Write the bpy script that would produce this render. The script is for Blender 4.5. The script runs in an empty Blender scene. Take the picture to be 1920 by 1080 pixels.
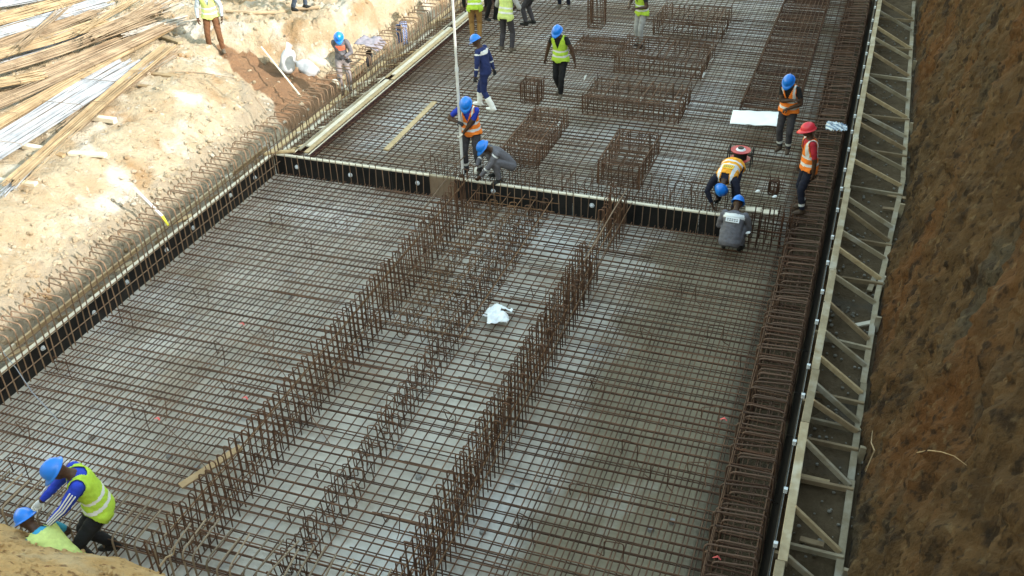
import bpy, math, random
import numpy as np
from mathutils import Vector, Matrix
random.seed(7); rng=np.random.default_rng(7)
S=bpy.context.scene; COL=S.collection
# ------------------------------------------------------------------ camera, world, sun, exposure
CAM=np.array([0.,0.,9.3]); FPX=1938.818
RM=np.array([[.94250596,-.15797038,.29449597],[.33303251,.5172373,-.78838755],[-.02778242,.84113669,.54010851]])
cd=bpy.data.cameras.new('camera'); co=bpy.data.objects.new('camera',cd); COL.objects.link(co)
cd.sensor_width=36; cd.lens=36*FPX/1920; cd.clip_end=2000; cd.clip_start=.05
co.matrix_world=Matrix([[*RM[0],CAM[0]],[*RM[1],CAM[1]],[*RM[2],CAM[2]],[0,0,0,1]])
S.camera=co
SUN_EL,SUN_AZ=28.,12.      # degrees; azimuth measured from +X towards -Y
wd=bpy.data.worlds.new('World'); S.world=wd; wd.use_nodes=True
nt=wd.node_tree; bg=nt.nodes['Background']; sk=nt.nodes.new('ShaderNodeTexSky'); sk.sky_type='NISHITA'; sk.sun_disc=False
sk.sun_elevation=math.radians(SUN_EL); sk.sun_rotation=math.radians(90+SUN_AZ); sk.air_density=3.0; sk.dust_density=1.0; sk.ozone_density=1.2
nt.links.new(sk.outputs[0],bg.inputs[0]); bg.inputs[1].default_value=.15
sd=bpy.data.lights.new('sun','SUN'); sd.energy=2.15; sd.angle=math.radians(.5); sd.color=(1,.93,.82)
so=bpy.data.objects.new('sun',sd); COL.objects.link(so); so.location=(20,-5,20)
e,a=math.radians(SUN_EL),math.radians(SUN_AZ)
SUNV=Vector((math.cos(e)*math.cos(a),-math.cos(e)*math.sin(a),math.sin(e)))
so.rotation_euler=SUNV.to_track_quat('Z','Y').to_euler()
vs=S.view_settings; vs.view_transform='Standard'; vs.look='None'; vs.gamma=1; vs.exposure=2.05
S.cycles.max_bounces=5; S.cycles.diffuse_bounces=3

def P(x,y,z):
    "point on the level z seen at photo pixel x,y"
    r=RM@np.array([x-960,540-y,-FPX]); return CAM+r*((z-CAM[2])/r[2])
def PX(x,y,X):
    r=RM@np.array([x-960,540-y,-FPX]); return CAM+r*(X/r[0])
V=lambda *a: np.array(a,float)
# ------------------------------------------------------------------ materials
MATS={}
def mat(name,col,rough=.85,col2=None,scale=8,bump=0,bscale=60,rand=0,metal=0,detail=6,spec=.3,stretch=None,extra=None,fac=(.35,.65)):
    if name in MATS: return MATS[name]
    m=bpy.data.materials.new(name); m.use_nodes=True; n=m.node_tree.nodes; L=m.node_tree.links; b=n['Principled BSDF']
    b.inputs['Roughness'].default_value=rough; b.inputs['Metallic'].default_value=metal; b.inputs['Specular IOR Level'].default_value=spec
    tc=n.new('ShaderNodeTexCoord'); out=tc.outputs['Object']
    if stretch:
        mp=n.new('ShaderNodeMapping'); mp.inputs['Scale'].default_value=stretch; L.new(out,mp.inputs[0]); out=mp.outputs[0]
    last=None
    if col2:
        nz=n.new('ShaderNodeTexNoise'); nz.inputs['Scale'].default_value=scale; nz.inputs['Detail'].default_value=detail; nz.inputs['Roughness'].default_value=.65; L.new(out,nz.inputs['Vector'])
        mr=n.new('ShaderNodeMapRange'); mr.inputs[1].default_value=fac[0]; mr.inputs[2].default_value=fac[1]; L.new(nz.outputs[0],mr.inputs[0])
        mx=n.new('ShaderNodeMix'); mx.data_type='RGBA'; mx.inputs[6].default_value=(*col,1); mx.inputs[7].default_value=(*col2,1); L.new(mr.outputs[0],mx.inputs[0]); last=mx.outputs[2]
        if extra:
            for (c3,sc,lo,hi,amt) in extra:
                nz2=n.new('ShaderNodeTexNoise'); nz2.inputs['Scale'].default_value=sc; nz2.inputs['Detail'].default_value=5; L.new(out,nz2.inputs['Vector'])
                m2=n.new('ShaderNodeMapRange'); m2.inputs[1].default_value=lo; m2.inputs[2].default_value=hi; m2.inputs[4].default_value=amt; L.new(nz2.outputs[0],m2.inputs[0])
                mx2=n.new('ShaderNodeMix'); mx2.data_type='RGBA'; L.new(m2.outputs[0],mx2.inputs[0]); L.new(last,mx2.inputs[6]); mx2.inputs[7].default_value=(*c3,1); last=mx2.outputs[2]
    if rand:
        oi=n.new('ShaderNodeObjectInfo'); hs=n.new('ShaderNodeHueSaturation'); m3=n.new('ShaderNodeMapRange'); m3.inputs[3].default_value=1-rand; m3.inputs[4].default_value=1+rand
        L.new(oi.outputs['Random'],m3.inputs[0]); L.new(m3.outputs[0],hs.inputs['Value'])
        if last: L.new(last,hs.inputs['Color'])
        else: hs.inputs['Color'].default_value=(*col,1)
        last=hs.outputs[0]
    if last: L.new(last,b.inputs['Base Color'])
    else: b.inputs['Base Color'].default_value=(*col,1)
    if bump:
        nb=n.new('ShaderNodeTexNoise'); nb.inputs['Scale'].default_value=bscale; nb.inputs['Detail'].default_value=8; nb.inputs['Roughness'].default_value=.7; L.new(out,nb.inputs['Vector'])
        bp=n.new('ShaderNodeBump'); bp.inputs['Strength'].default_value=1; bp.inputs['Distance'].default_value=bump; L.new(nb.outputs[0],bp.inputs['Height']); L.new(bp.outputs[0],b.inputs['Normal'])
    MATS[name]=m; return m
RUST=mat('rust',(.058,.027,.015),.75,(.14,.073,.042),3,rand=.35)
RUSTD=mat('rust_dark',(.038,.016,.009),.8,(.09,.04,.021),3,rand=.3)
EDGE=mat('rust_edge',(.06,.032,.021),.75,(.135,.08,.055),3,rand=.35)
RUSTB=mat('rust_brown',(.09,.045,.02),.8,(.17,.09,.045),3,rand=.3)
TAN=mat('rust_tan',(.13,.08,.05),.8,(.215,.145,.097),2,rand=.3)  # lighter rust: paints sunlight onto the left hooks, plain tone for other rods
STEELG=mat('steel_gold',(.20,.14,.08),.6,(.31,.235,.145),2.5,rand=.25,metal=.0)
STEELS=mat('steel_silver',(.19,.21,.245),.5,(.29,.30,.33),2.5,rand=.15)
STEELB=mat('steel_brown',(.15,.105,.068),.7,(.25,.19,.13),2.5,rand=.3)
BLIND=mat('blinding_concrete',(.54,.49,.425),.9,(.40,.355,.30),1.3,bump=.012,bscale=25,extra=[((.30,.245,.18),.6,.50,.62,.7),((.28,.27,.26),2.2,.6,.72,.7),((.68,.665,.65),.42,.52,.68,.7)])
WOODY=mat('wood_yellow',(.38,.27,.145),.8,(.52,.39,.23),3,bump=.003,bscale=40,rand=.15,stretch=(3,3,3))
WOODB=mat('wood_brown',(.22,.15,.085),.85,(.33,.24,.14),4,bump=.003,bscale=40,rand=.25)
WOODG=mat('wood_grey',(.24,.185,.115),.85,(.34,.28,.19),4,bump=.003,bscale=40,rand=.25,extra=[((.42,.4,.35),2.0,.52,.66,.5)])
WOODP=mat('wood_pale',(.55,.48,.37),.8,(.68,.61,.5),4,bump=.003,bscale=40,rand=.12)
PLY=mat('film_ply',(.008,.008,.009),.5,(.02,.018,.017),3,rand=.2,spec=.2)
PLYE=mat('ply_edge',(.035,.012,.012),.7,(.06,.022,.02),6)
WHITE=mat('white_plastic',(.78,.79,.8),.6,(.68,.69,.72),9)
TIE=mat('tie_metal',(.55,.58,.62),.5)
SANDL0=mat('bank_sand',(.35,.265,.17),.95,(.46,.385,.285),1.3,bump=.11,bscale=11,extra=[((.30,.18,.085),.9,.53,.66,.75),((.55,.51,.45),1.0,.54,.66,.85),((.19,.14,.10),4.5,.62,.72,.6),((.6,.57,.52),6,.62,.7,.5)])
TRENCH=mat('trench_soil',(.40,.19,.08),.95,(.5,.27,.12),2,bump=.04,bscale=12)
NEARS=mat('near_soil',(.62,.37,.15),.95,(.72,.48,.24),3,bump=.12,bscale=18,extra=[((.20,.09,.035),9,.58,.68,.85),((.68,.52,.32),1.4,.55,.65,.6)])
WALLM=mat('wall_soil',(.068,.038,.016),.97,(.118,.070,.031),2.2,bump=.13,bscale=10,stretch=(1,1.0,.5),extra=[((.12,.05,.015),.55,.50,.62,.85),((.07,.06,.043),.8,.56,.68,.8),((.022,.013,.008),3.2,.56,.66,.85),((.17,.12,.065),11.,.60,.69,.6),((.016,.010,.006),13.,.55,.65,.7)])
CORR=mat('corridor_soil',(.085,.056,.028),.97,(.13,.09,.05),3,bump=.05,bscale=14,extra=[((.07,.072,.066),.6,.58,.68,.5)])
SUBB=mat('grey_soil',(.30,.27,.23),.95,(.4,.36,.3),3,bump=.04,bscale=12)
def mixmat(m,attr,col,col2,sc):
    n=m.node_tree.nodes; L=m.node_tree.links; b=n['Principled BSDF']; src=b.inputs['Base Color'].links[0].from_socket
    at=n.new('ShaderNodeAttribute'); at.attribute_name=attr; nz=n.new('ShaderNodeTexNoise'); nz.inputs['Scale'].default_value=sc; nz.inputs['Detail'].default_value=6
    tc=n.new('ShaderNodeTexCoord'); L.new(tc.outputs['Object'],nz.inputs['Vector'])
    ad=n.new('ShaderNodeMath'); ad.operation='MULTIPLY_ADD'; L.new(nz.outputs[0],ad.inputs[0]); ad.inputs[1].default_value=.9; L.new(at.outputs['Fac'],ad.inputs[2])
    mr=n.new('ShaderNodeMapRange'); mr.inputs[1].default_value=.85; mr.inputs[2].default_value=1.1; L.new(ad.outputs[0],mr.inputs[0])
    m1=n.new('ShaderNodeMix'); m1.data_type='RGBA'; m1.inputs[6].default_value=(*col,1); m1.inputs[7].default_value=(*col2,1); L.new(nz.outputs[0],m1.inputs[0])
    m2=n.new('ShaderNodeMix'); m2.data_type='RGBA'; L.new(mr.outputs[0],m2.inputs[0]); L.new(src,m2.inputs[6]); L.new(m1.outputs[2],m2.inputs[7]); L.new(m2.outputs[2],b.inputs['Base Color'])
mixmat(SANDL0,'foot_tone',(.40,.34,.26),(.25,.20,.145),4)  # greyer brown mixed in along the foot of the left bank
mixmat(SANDL0,'trench',(.25,.15,.085),(.19,.10,.055),2.5)
PAPER=mat('paper',(.85,.85,.84),.7)
ROOT=mat('root',(.24,.17,.10),.9,(.34,.26,.17),8)
WIRE=mat('tie_wire',(.03,.028,.026),.6)
REDM=mat('red_paint',(.5,.06,.07),.5,(.4,.05,.06),9)
BLACK=mat('black_rubber',(.015,.015,.016),.6)
# ------------------------------------------------------------------ mesh helpers
def nrm(v): 
    v=np.asarray(v,float); l=np.linalg.norm(v); return v/l if l>1e-9 else v
def basis(d,up=(0,0,1)):
    d=nrm(d); u=np.asarray(up,float)
    if abs(d@u)>.97: u=np.array([1.,0,0]) if abs(d[0])<.9 else np.array([0,1.,0])
    x=nrm(np.cross(d,u)); return x,np.cross(x,d)
class MB:
    def __init__(s): s.v=[]; s.f=[]; s.m=[]
    def tube(s,pts,r,n=6,mi=0,cap=True,flat=1.,up=(0,0,1)):
        pts=[np.asarray(p,float) for p in pts]; N=len(pts); rs=[r]*N if np.isscalar(r) else list(r); b=len(s.v); X=None
        for i,p in enumerate(pts):
            d=nrm((pts[min(i+1,N-1)]-pts[max(i-1,0)]))
            if X is None: X,Yv=basis(d,up)
            else:
                X=nrm(X-d*(X@d)); Yv=np.cross(X,d)
            for k in range(n):
                t=2*math.pi*k/n; s.v.append(tuple(p+rs[i]*(math.cos(t)*X+flat*math.sin(t)*Yv)))
        for i in range(N-1):
            for k in range(n):
                s.f.append((b+i*n+k,b+i*n+(k+1)%n,b+(i+1)*n+(k+1)%n,b+(i+1)*n+k)); s.m.append(mi)
        if cap:
            s.f.append(tuple(b+k for k in range(n))[::-1]); s.f.append(tuple(b+(N-1)*n+k for k in range(n))); s.m+= [mi,mi]
        return s
    def bar(s,a,b,w,h,up=(0,0,1),mi=0,ch=.006):
        "bevelled beam between a and b, w across, h along up"
        a=np.asarray(a,float); b=np.asarray(b,float); d=nrm(b-a); X,Yv=basis(d,up); c=min(ch,w*.3,h*.3)
        sec=[(-w/2+c,-h/2),(w/2-c,-h/2),(w/2,-h/2+c),(w/2,h/2-c),(w/2-c,h/2),(-w/2+c,h/2),(-w/2,h/2-c),(-w/2,-h/2+c)]
        o=len(s.v)
        for p in (a,b):
            for (x,y) in sec: s.v.append(tuple(p+x*X+y*Yv))
        for k in range(8): s.f.append((o+k,o+(k+1)%8,o+8+(k+1)%8,o+8+k)); s.m.append(mi)
        s.f.append(tuple(o+k for k in range(8))[::-1]); s.f.append(tuple(o+8+k for k in range(8))); s.m+=[mi,mi]
        return s
    def ell(s,c,ax,n=12,m=8,mi=0):
        c=np.asarray(c,float); ax=[np.asarray(q,float) for q in ax]; b=len(s.v)
        s.v.append(tuple(c+ax[2]))
        for i in range(1,m):
            t=math.pi*i/m
            for k in range(n):
                q=2*math.pi*k/n; s.v.append(tuple(c+math.sin(t)*(math.cos(q)*ax[0]+math.sin(q)*ax[1])+math.cos(t)*ax[2]))
        s.v.append(tuple(c-ax[2])); e_=len(s.v)-1
        for k in range(n): s.f.append((b,b+1+k,b+1+(k+1)%n)); s.m.append(mi)
        for i in range(m-2):
            for k in range(n): s.f.append((b+1+i*n+k,b+1+(i+1)*n+k,b+1+(i+1)*n+(k+1)%n,b+1+i*n+(k+1)%n)); s.m.append(mi)
        for k in range(n): s.f.append((e_,b+1+(m-2)*n+(k+1)%n,b+1+(m-2)*n+k)); s.m.append(mi)
        return s
    def mesh(s,name,mats,smooth=False):
        me=bpy.data.meshes.new(name); me.from_pydata(s.v,[],s.f); 
        for q in (mats if isinstance(mats,(list,tuple)) else [mats]): me.materials.append(q)
        if any(s.m): me.polygons.foreach_set('material_index',s.m)
        if smooth: me.polygons.foreach_set('use_smooth',[True]*len(me.polygons))
        me.update(); return me
    def build(s,name,mats,parent=None,smooth=False): return ob(name,s.mesh(name,mats,smooth),parent)
def ob(name,me,parent=None,loc=None,rz=0):
    o=bpy.data.objects.new(name,me); COL.objects.link(o)
    if parent is not None: o.parent=parent
    if loc is not None: o.location=loc
    if rz: o.rotation_euler.z=rz
    return o
def tag(o,label,cat,group=None,kind=None):
    if label: o['label']=label
    if cat: o['category']=cat
    if group: o['group']=group
    if kind: o['kind']=kind
    return o
def thing(name,label,cat,loc=(0,0,0),group=None):
    o=bpy.data.objects.new(name,None); COL.objects.link(o); o.location=loc; o.empty_display_size=.2
    return tag(o,label,cat,group)
def struct(o): o['kind']='structure'; return o
def fillet(pts,r,k=4,closed=False):
    pts=[np.asarray(p,float) for p in pts]; out=[]; N=len(pts)
    for i,p in enumerate(pts):
        if not closed and i in (0,N-1): out.append(p); continue
        a=pts[i-1]; b=pts[(i+1)%N]; da=nrm(a-p); db=nrm(b-p); rr=min(r,.45*np.linalg.norm(a-p),.45*np.linalg.norm(b-p))
        for j in range(k+1):
            t=j/k; out.append((1-t)**2*(p+da*rr)+2*t*(1-t)*p+t*t*(p+db*rr))
    if closed: out.append(out[0])
    return out
# numpy gradient noise
_perm=rng.permutation(512)
def perlin(x,y):
    xi=np.floor(x).astype(int); yi=np.floor(y).astype(int); xf=x-xi; yf=y-yi
    def g(ix,iy,fx,fy):
        h=_perm[(_perm[ix&511]+iy)&511]*2*np.pi/512; return np.cos(h)*fx+np.sin(h)*fy
    u=xf**3*(xf*(xf*6-15)+10); v=yf**3*(yf*(yf*6-15)+10)
    return (1-v)*((1-u)*g(xi,yi,xf,yf)+u*g(xi+1,yi,xf-1,yf))+v*((1-u)*g(xi,yi+1,xf,yf-1)+u*g(xi+1,yi+1,xf-1,yf-1))
def fbm(x,y,o=4,gain=.5):
    r=0;a_=1
    for i in range(o): r=r+a_*perlin(x*2**i+17.3*i,y*2**i-9.1*i); a_*=gain
    return r
def gridmesh(name,Xg,Yg,Zg,mats,mi=None):
    ny,nx=Xg.shape; v=np.stack([Xg,Yg,Zg],-1).reshape(-1,3); i=np.arange((ny-1)*(nx-1)); r,c=i//(nx-1),i%(nx-1); q=r*nx+c
    f=np.stack([q,q+1,q+nx+1,q+nx],1); me=bpy.data.meshes.new(name); me.vertices.add(len(v)); me.vertices.foreach_set('co',v.ravel())
    me.loops.add(len(f)*4); me.loops.foreach_set('vertex_index',f.ravel()); me.polygons.add(len(f)); me.polygons.foreach_set('loop_start',np.arange(0,len(f)*4,4)); me.polygons.foreach_set('loop_total',np.full(len(f),4))
    for m in mats: me.materials.append(m)
    if mi is not None: me.polygons.foreach_set('material_index',mi.reshape(-1).astype(np.int32))
    me.polygons.foreach_set('use_smooth',[True]*len(f)); me.update(); me.validate(); return struct(ob(name,me))
sstep=lambda t: np.clip(t,0,1)**2*(3-2*np.clip(t,0,1))
# ------------------------------------------------------------------ setting: ground, blinding, banks, wall
ZB=-.43
gx,gy=np.meshgrid(np.linspace(-600,600,25),np.linspace(-600,600,25)); gridmesh('ground',gx,gy,gx*0-.75,[CORR])
mixmat(BLIND,'dirt_shade',(.30,.25,.17),(.22,.185,.13),1.3)  # patchy brown dirt, plus shade from the right wall painted into the colour
bx,by=np.meshgrid(np.arange(-11.75,-.15,.2),np.arange(5.4,40,.2)); bl=gridmesh('blinding',bx,by,ZB+.012*fbm(bx*.8,by*.8)-.5*(bx>-1.0),[BLIND]); at=bl.data.attributes.new('dirt_shade','FLOAT','POINT'); at.data.foreach_set('value',(.12+.72*sstep((bx+4.6)/2.6)*(.45+.55*sstep((17.8-by)/1.5))+.12*sstep((bx+3)/3)+.3*fbm(bx*.35,by*.35,3)).ravel().astype(np.float32))
# corridor strip beside the right formwork
cx,cy=np.meshgrid(np.arange(-.1,1.6,.07),np.arange(4,40,.07)); gridmesh('corridor_ground',cx,cy,-.56+.05*fbm(cx*1.5,cy*1.5)+.025*fbm(cx*6,cy*6),[CORR])
# left bank with its notch
PIT=np.array([(-12.35,-3),(-12.35,13),(-12.4,17.2),(-12.75,18.7),(-13.5,19.7),(-14.8,20.2),(-15.8,20.9),(-15.4,21.3),(-14.4,21.6),(-13.4,21.85),(-12.95,22.5),(-12.6,24.8),(-12.4,28),(-12.4,60)])
def pit_d(x,y):
    d=np.full(x.shape,1e9); s=np.full(x.shape,-1.)
    for (a,b) in zip(PIT[:-1],PIT[1:]):
        ab=b-a; t=np.clip(((x-a[0])*ab[0]+(y-a[1])*ab[1])/(ab@ab),0,1); dd=np.hypot(x-a[0]-t*ab[0],y-a[1]-t*ab[1]); d=np.minimum(d,dd)
    # inside pit test: count crossings to +X
    ins=np.zeros(x.shape,bool)
    for (a,b) in zip(PIT[:-1],PIT[1:]):
        c=((a[1]>y)!=(b[1]>y)); xx=a[0]+(y-a[1])*(b[0]-a[0])/(b[1]-a[1]+1e-12); ins^=c&(x<xx)
    return np.where(ins,d,-d)
def bank_z(x,y,detail=True):
    x=np.asarray(x,float); y=np.asarray(y,float)
    d=pit_d(x,y)+.18*fbm(x*.7,y*.7,3)
    w=1.75-1.2*sstep((y-20.9)/.8)
    top=.98+.10*fbm(x*.3,y*.3,3)-.01*(x+14)
    floor=-.47+(np.clip((-12.4-x)*.40,0,.5)+np.clip((-13.9-x)*.45,0,.75))*sstep((y-18.3)/.8)*sstep((24.0-y)/.8)
    d=d+.10*fbm(x*3.3,y*3.3,3); cut=sstep((20.4-y)/.6); z=floor+(top-floor)*(sstep((d+.1)/w*.96)*(1-cut)+cut*(.48*sstep((d-.02)/.38)+.52*sstep((d-.15)/1.75)))
    if detail: z=z+(.10*fbm(x*1.7,y*1.7,4)+.085*fbm(x*5,y*5,3,.65)*(1+sstep((y-20.5)/1))-.05*np.abs(fbm(x*3.1,y*3.1,3)))*sstep((d+.9)/.5)
    return z
def bz(x,y): return float(bank_z(np.array([x]),np.array([y]))[0])
lx,ly=np.meshgrid(np.concatenate([np.arange(-60,-24,1.5),np.arange(-24,-11.69,.085)]),np.concatenate([np.arange(-20,7,1.),np.arange(7,34,.085),np.arange(34,90,2.)]))
lz=bank_z(lx,ly); dd=pit_d(lx,ly)
eb=gridmesh('earth_bank',lx,ly,lz,[SANDL0])
for nm_,val in (('foot_tone',(1-sstep((dd-.15)/.7))*sstep((20.2-ly)/.8)),('trench',sstep((ly-18.8)/.6)*sstep((23.2-ly)/.5)*(lx<-12.2)*sstep((lx+16.2)/.8)*(1-sstep((dd+.35)/.3)))):
    at=eb.data.attributes.new(nm_,'FLOAT','POINT'); at.data.foreach_set('value',val.ravel().astype(np.float32))
# near mound under the camera: crest runs parallel to the near edge of the raft
ZC=.35; cA=P(0,983,ZC); cB=P(350,1074,ZC); YC=(cA[1]+cB[1])/2
mx_,my_=np.meshgrid(np.concatenate([np.arange(-60,-13,2.),np.arange(-13,-3,.05),np.arange(-3,4.2,.3)]),np.concatenate([np.arange(-60,-2,4.),np.arange(-2,3.6,.25),np.arange(3.6,YC+.45,.035)]))
dY=YC-my_+.10*fbm(mx_*1.1,my_*.6,3)
nz_=np.where(dY>0,ZC+np.minimum(dY*.86,7.3)-.12*np.exp(-dY*5),ZC-.12+dY*2.6)
nz_=np.maximum(nz_,-.6)+.06*fbm(mx_*2.2,my_*2.2,4)+.05*fbm(mx_*8,my_*8,3,.65)
gridmesh('soil_mound',mx_,my_,nz_,[NEARS])
# tall cut wall on the right
R2=[(0,.56),(9.4,.58),(11.4,.62),(14.9,.65),(17,.77),(20.8,.98),(26,.92),(33,.86),(60,.9)]
rail2=lambda y: float(np.interp(y,[q[0] for q in R2],[q[1] for q in R2]))
wy,wsg=np.meshgrid(np.concatenate([np.arange(-30,3.5,.6),np.arange(3.5,35,.055),np.arange(35,70,1.2)]),np.concatenate([np.arange(0,7,.055),np.arange(7,10.4,.3)]))
r2=np.interp(wy,[q[0] for q in R2],[q[1] for q in R2])
sh=wsg*.97
gou=1.3*fbm(wy*1.5-sh*.55,sh*.28,4,.6); lump=fbm(wy*1.1,sh*1.1,4,.55); rid=1-np.abs(fbm(wy*2.6-sh*.9+3,sh*.6+5,3))*2
fine=fbm(wy*7-sh*2,sh*4,3)
wz=-.62+sh*.975
wx=r2+.09+.225*sh+.55*np.exp(-((sh-9.6)/.8)**2)*0+sstep(sh/.6)*(.20*gou+.17*lump+.05*rid+.07*fine+.04*fbm(wy*16,sh*13,2)-.10*np.abs(fbm(wy*3.4-sh*1.1+8,sh*.5,3)))
top=(wz>8.25); wx=np.where(top,wx+(wz-8.25)*3.5,wx)
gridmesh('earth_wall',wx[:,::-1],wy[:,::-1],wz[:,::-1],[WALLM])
ux,uy=np.meshgrid(np.concatenate([[5.2],np.arange(6,80,5)]),np.arange(-60,80,5)); gridmesh('plateau',ux,uy,8.7+.15*fbm(ux*.2,uy*.2)-.2*(ux<6),[NEARS])
# ------------------------------------------------------------------ reinforcement
BARS={}
def unit_bar(L,r,seed,n=5,wob=.012,m=RUST):
    "straight bar along +X, a little wavy, from a shared pool"
    k=(round(L,1),r,seed,m.name)
    if k not in BARS:
        rr=random.Random(hash((seed,round(L,1)))); q=MB(); N=6
        q.tube([(L*i/(N-1),rr.uniform(-wob,wob),rr.uniform(-wob,wob)*.5) for i in range(N)],r,n); BARS[k]=q.mesh('bar',m)
    return BARS[k]
def xbar(par,x0,x1,y,z,r=.0102,m=RUST):
    L=max(.3,round(x1-x0,1)); o=ob('bar',unit_bar(L,r,random.randrange(3),m=m),par,(x0,y,z)); o.rotation_euler=(0,0,random.uniform(-.004,.004)*min(1,6/L)); return o
def ybar(par,x,y0,y1,z,r=.0098,m=RUST):
    L=max(.3,round(y1-y0,1)); o=ob('bar',unit_bar(L,r,random.randrange(3),m=m),par,(x,y0,z)); o.rotation_euler=(0,0,math.pi/2+random.uniform(-.003,.003)*min(1,6/L)); return o
SP=.166
# near mat
nm=thing('rebar_mat','wide rusty rebar mat over pale concrete in front of the black bulkhead','rebar mat',(-6,12,ZB))
def near_mat():
    T=V(-6,12,ZB)
    rows=np.arange(6.95,16.9,SP)
    for i,y in enumerate(rows):
        y+=random.uniform(-.015,.015); z=-.335
        xs=random.choice([-9.2,-8.4,-5.2,-4.6,-7.9]); lap=random.uniform(.7,1.5)
        xbar(nm,-11.5+6,xs+lap+6,y-12,z-ZB); xbar(nm,xs+6,-.42+6,y-12+random.uniform(.022,.05),z-ZB)
        if 1: xbar(nm,-11.5+6+random.choice([0,0,.9,2.2]),-.5+6,y-12+.052+random.uniform(-.012,.012),-.374-ZB,.0092,RUSTD)
    for i,x in enumerate(np.arange(-11.42,-.4,.161)):
        x+=random.uniform(-.012,.012); ybar(nm,x+6,6.75-12,16.93-12,-.354-ZB)
        if x<-7.9 or x>-3.4: ybar(nm,x+6+random.uniform(.05,.075),6.75-12,16.93-12,-.358-ZB,.008)
near_mat()
fm=thing('rebar_mat','rusty upper rebar mat the workers stand on beyond the bulkhead','rebar mat',(-6,25,0))
fl=thing('rebar_mat','lower rebar mat seen through the upper one beyond the bulkhead','rebar mat',(-6,25,ZB))
for i,y in enumerate(np.arange(17.2,32.8,SP)):
    yy=y+random.uniform(-.015,.015)
    if i%3==0:
        xs=random.choice([-8.2,-6.3,-4.4,-3.0]); xbar(fm,-5.5,xs+6+.9,yy-25,-.006); xbar(fm,xs+6,5.5,yy-25+random.uniform(.02,.045),-.006)
    else: xbar(fm,-5.5,5.5,yy-25,-.006)
    xbar(fl,-5.5,5.5,yy-25+.05,-.335-ZB,.008,m=RUSTD)
for x in np.arange(-11.45,-.5,.161):
    ybar(fm,x+6+random.uniform(-.01,.01),17.1-25,32.9-25,-.026,.0075); ybar(fl,x+6+random.uniform(-.02,.02),17.1-25,32.9-25,-.354-ZB,.007,m=RUSTD)
def rowof(par,meshes,name,ys,fx,jr=.03,jy=.02,T=(0,0,0)):
    for y in ys:
        o=ob(name,random.choice(meshes),par,(fx-T[0]+random.uniform(-.012,.012),y+random.uniform(-jy,jy)-T[1],random.uniform(-.035,.02)-T[2]))
        o.rotation_euler=(random.gauss(0,jr),random.gauss(0,jr*.6),random.gauss(0,jr*1.4))
def poly_mesh(name,pts,r,m,n=5,fr=.05,closed=False,k=3): return MB().tube(fillet(pts,fr,k,closed),r,n,cap=not closed).mesh(name,m)
# right edge cage
rc=thing('edge_cage','long cage of hooked rusty bars beside the right formwork','rebar cage',(-.65,20,ZB))
lk=[poly_mesh('link',[(-.2-d,0,-.86),(-.21-d,0,-.02),(.29,0,0.01),(.29,0,-.86)],.0125,EDGE,6,.075) for d in (0,.05,.12)]+[poly_mesh('link',[(-.3,0,-.86),(-.3,0,-.05),(.27,0,-.04),(.28,0,-.86)],.011,RUSTD,6,.07)]
ys=np.arange(6.8,32.8,.108); rowof(rc,lk,'link',ys,-.65,.03,.04,(-.65,20,ZB))
for x,z in ((-.93,-.03),(-.93,-.2),(-.385,-.05),(-.385,-.18),(-.385,-.3),(-.6,-.35),(-.93,-.35),(-.93,-.6),(-.75,-.85),(-.5,-.85),(-.385,-.6)): ybar(rc,x+.65,6.7-20,33-20,z-ZB,.010)
# left hooked starter bars
lh=thing('hooked_bars','row of tall hooked bars standing along the left formwork','rebar row',(-11.52,20,ZB))
hk=[poly_mesh('hooked_bar',[(-.50-d,dy,.50),(-.49-d,dy,.60),(.0,0,.60+h),(.0,0,-.36)],.0115,TAN,6,.07) for d,dy,h in ((0,0,0),(.04,.03,.02),(-.05,-.04,-.03),(-.02,.05,.015))]
rowof(lh,hk,'hooked_bar',np.arange(8.2,33,.15),-11.50,.025,.03,(-11.52,20,0))
for o in lh.children: o.location.z-=ZB
for x,z in ((-11.5,.12),(-11.49,-.12),(-11.48,.32)): ybar(lh,x+11.52,8-20,33-20,z-ZB,.0095,TAN)
# near edge hooks
nh=thing('hooked_bars','thick hooked bars along the near edge above the orange soil','rebar row',(-6,6.8,ZB))
hn=[poly_mesh('hooked_bar',[(0,.56+d,.03),(.01,0,.02+h),(0,0,-.40)],.0135,STEELB,6,.08) for d,h in ((0,0),(.08,.03),(-.06,-.02))]
for x in np.arange(-10.6,-1.2,.168):
    o=ob('hooked_bar',random.choice(hn),nh,(x+6+random.uniform(-.02,.02),random.uniform(-.03,.03),-ZB)); o.rotation_euler=(random.gauss(0,.02),random.gauss(0,.02),random.gauss(0,.06))
for y,z in ((6.82,-.1),(6.86,-.25),(7.25,.0)): xbar(nh,-10.6+6,-1.2+6,y-6.8,z-ZB,.010)
# beam cages of the near bed
def hair(h0,h1,w,r=.0100,m=RUST): return poly_mesh('stirrup',[(-w/2,0,h0),(-w/2,0,h1-w*.2),(-w/4,0,h1),(w/4,0,h1),(w/2,0,h1-w*.2),(w/2,0,h0)],r,m,5,.03,k=2)
b1=thing('beam_cage','left of the two tall stirrup rows crossing the near bed','rebar cage',(-7.1,12,ZB))
hs=[hair(-.42,.36,.10),hair(-.42,.33,.09),hair(-.42,.39,.11),hair(-.40,.30,.10)]
rowof(b1,hs,'stirrup',np.arange(6.65,16.95,SP*.85),-7.19,.035,.012,(-7.1,12,ZB))
hs2=[hair(-.42,.10,.09),hair(-.42,.05,.10),hair(-.42,-.04,.1)]
rowof(b1,hs2,'stirrup',np.arange(7.1,16.9,SP),-6.92,.03,.02,(-7.1,12,ZB))
for x,z in ((-7.14,.16),(-7.25,-.02),(-6.93,-.05)): ybar(b1,x+7.1,7-12,17-12,z-ZB,.009,RUSTB)
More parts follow.
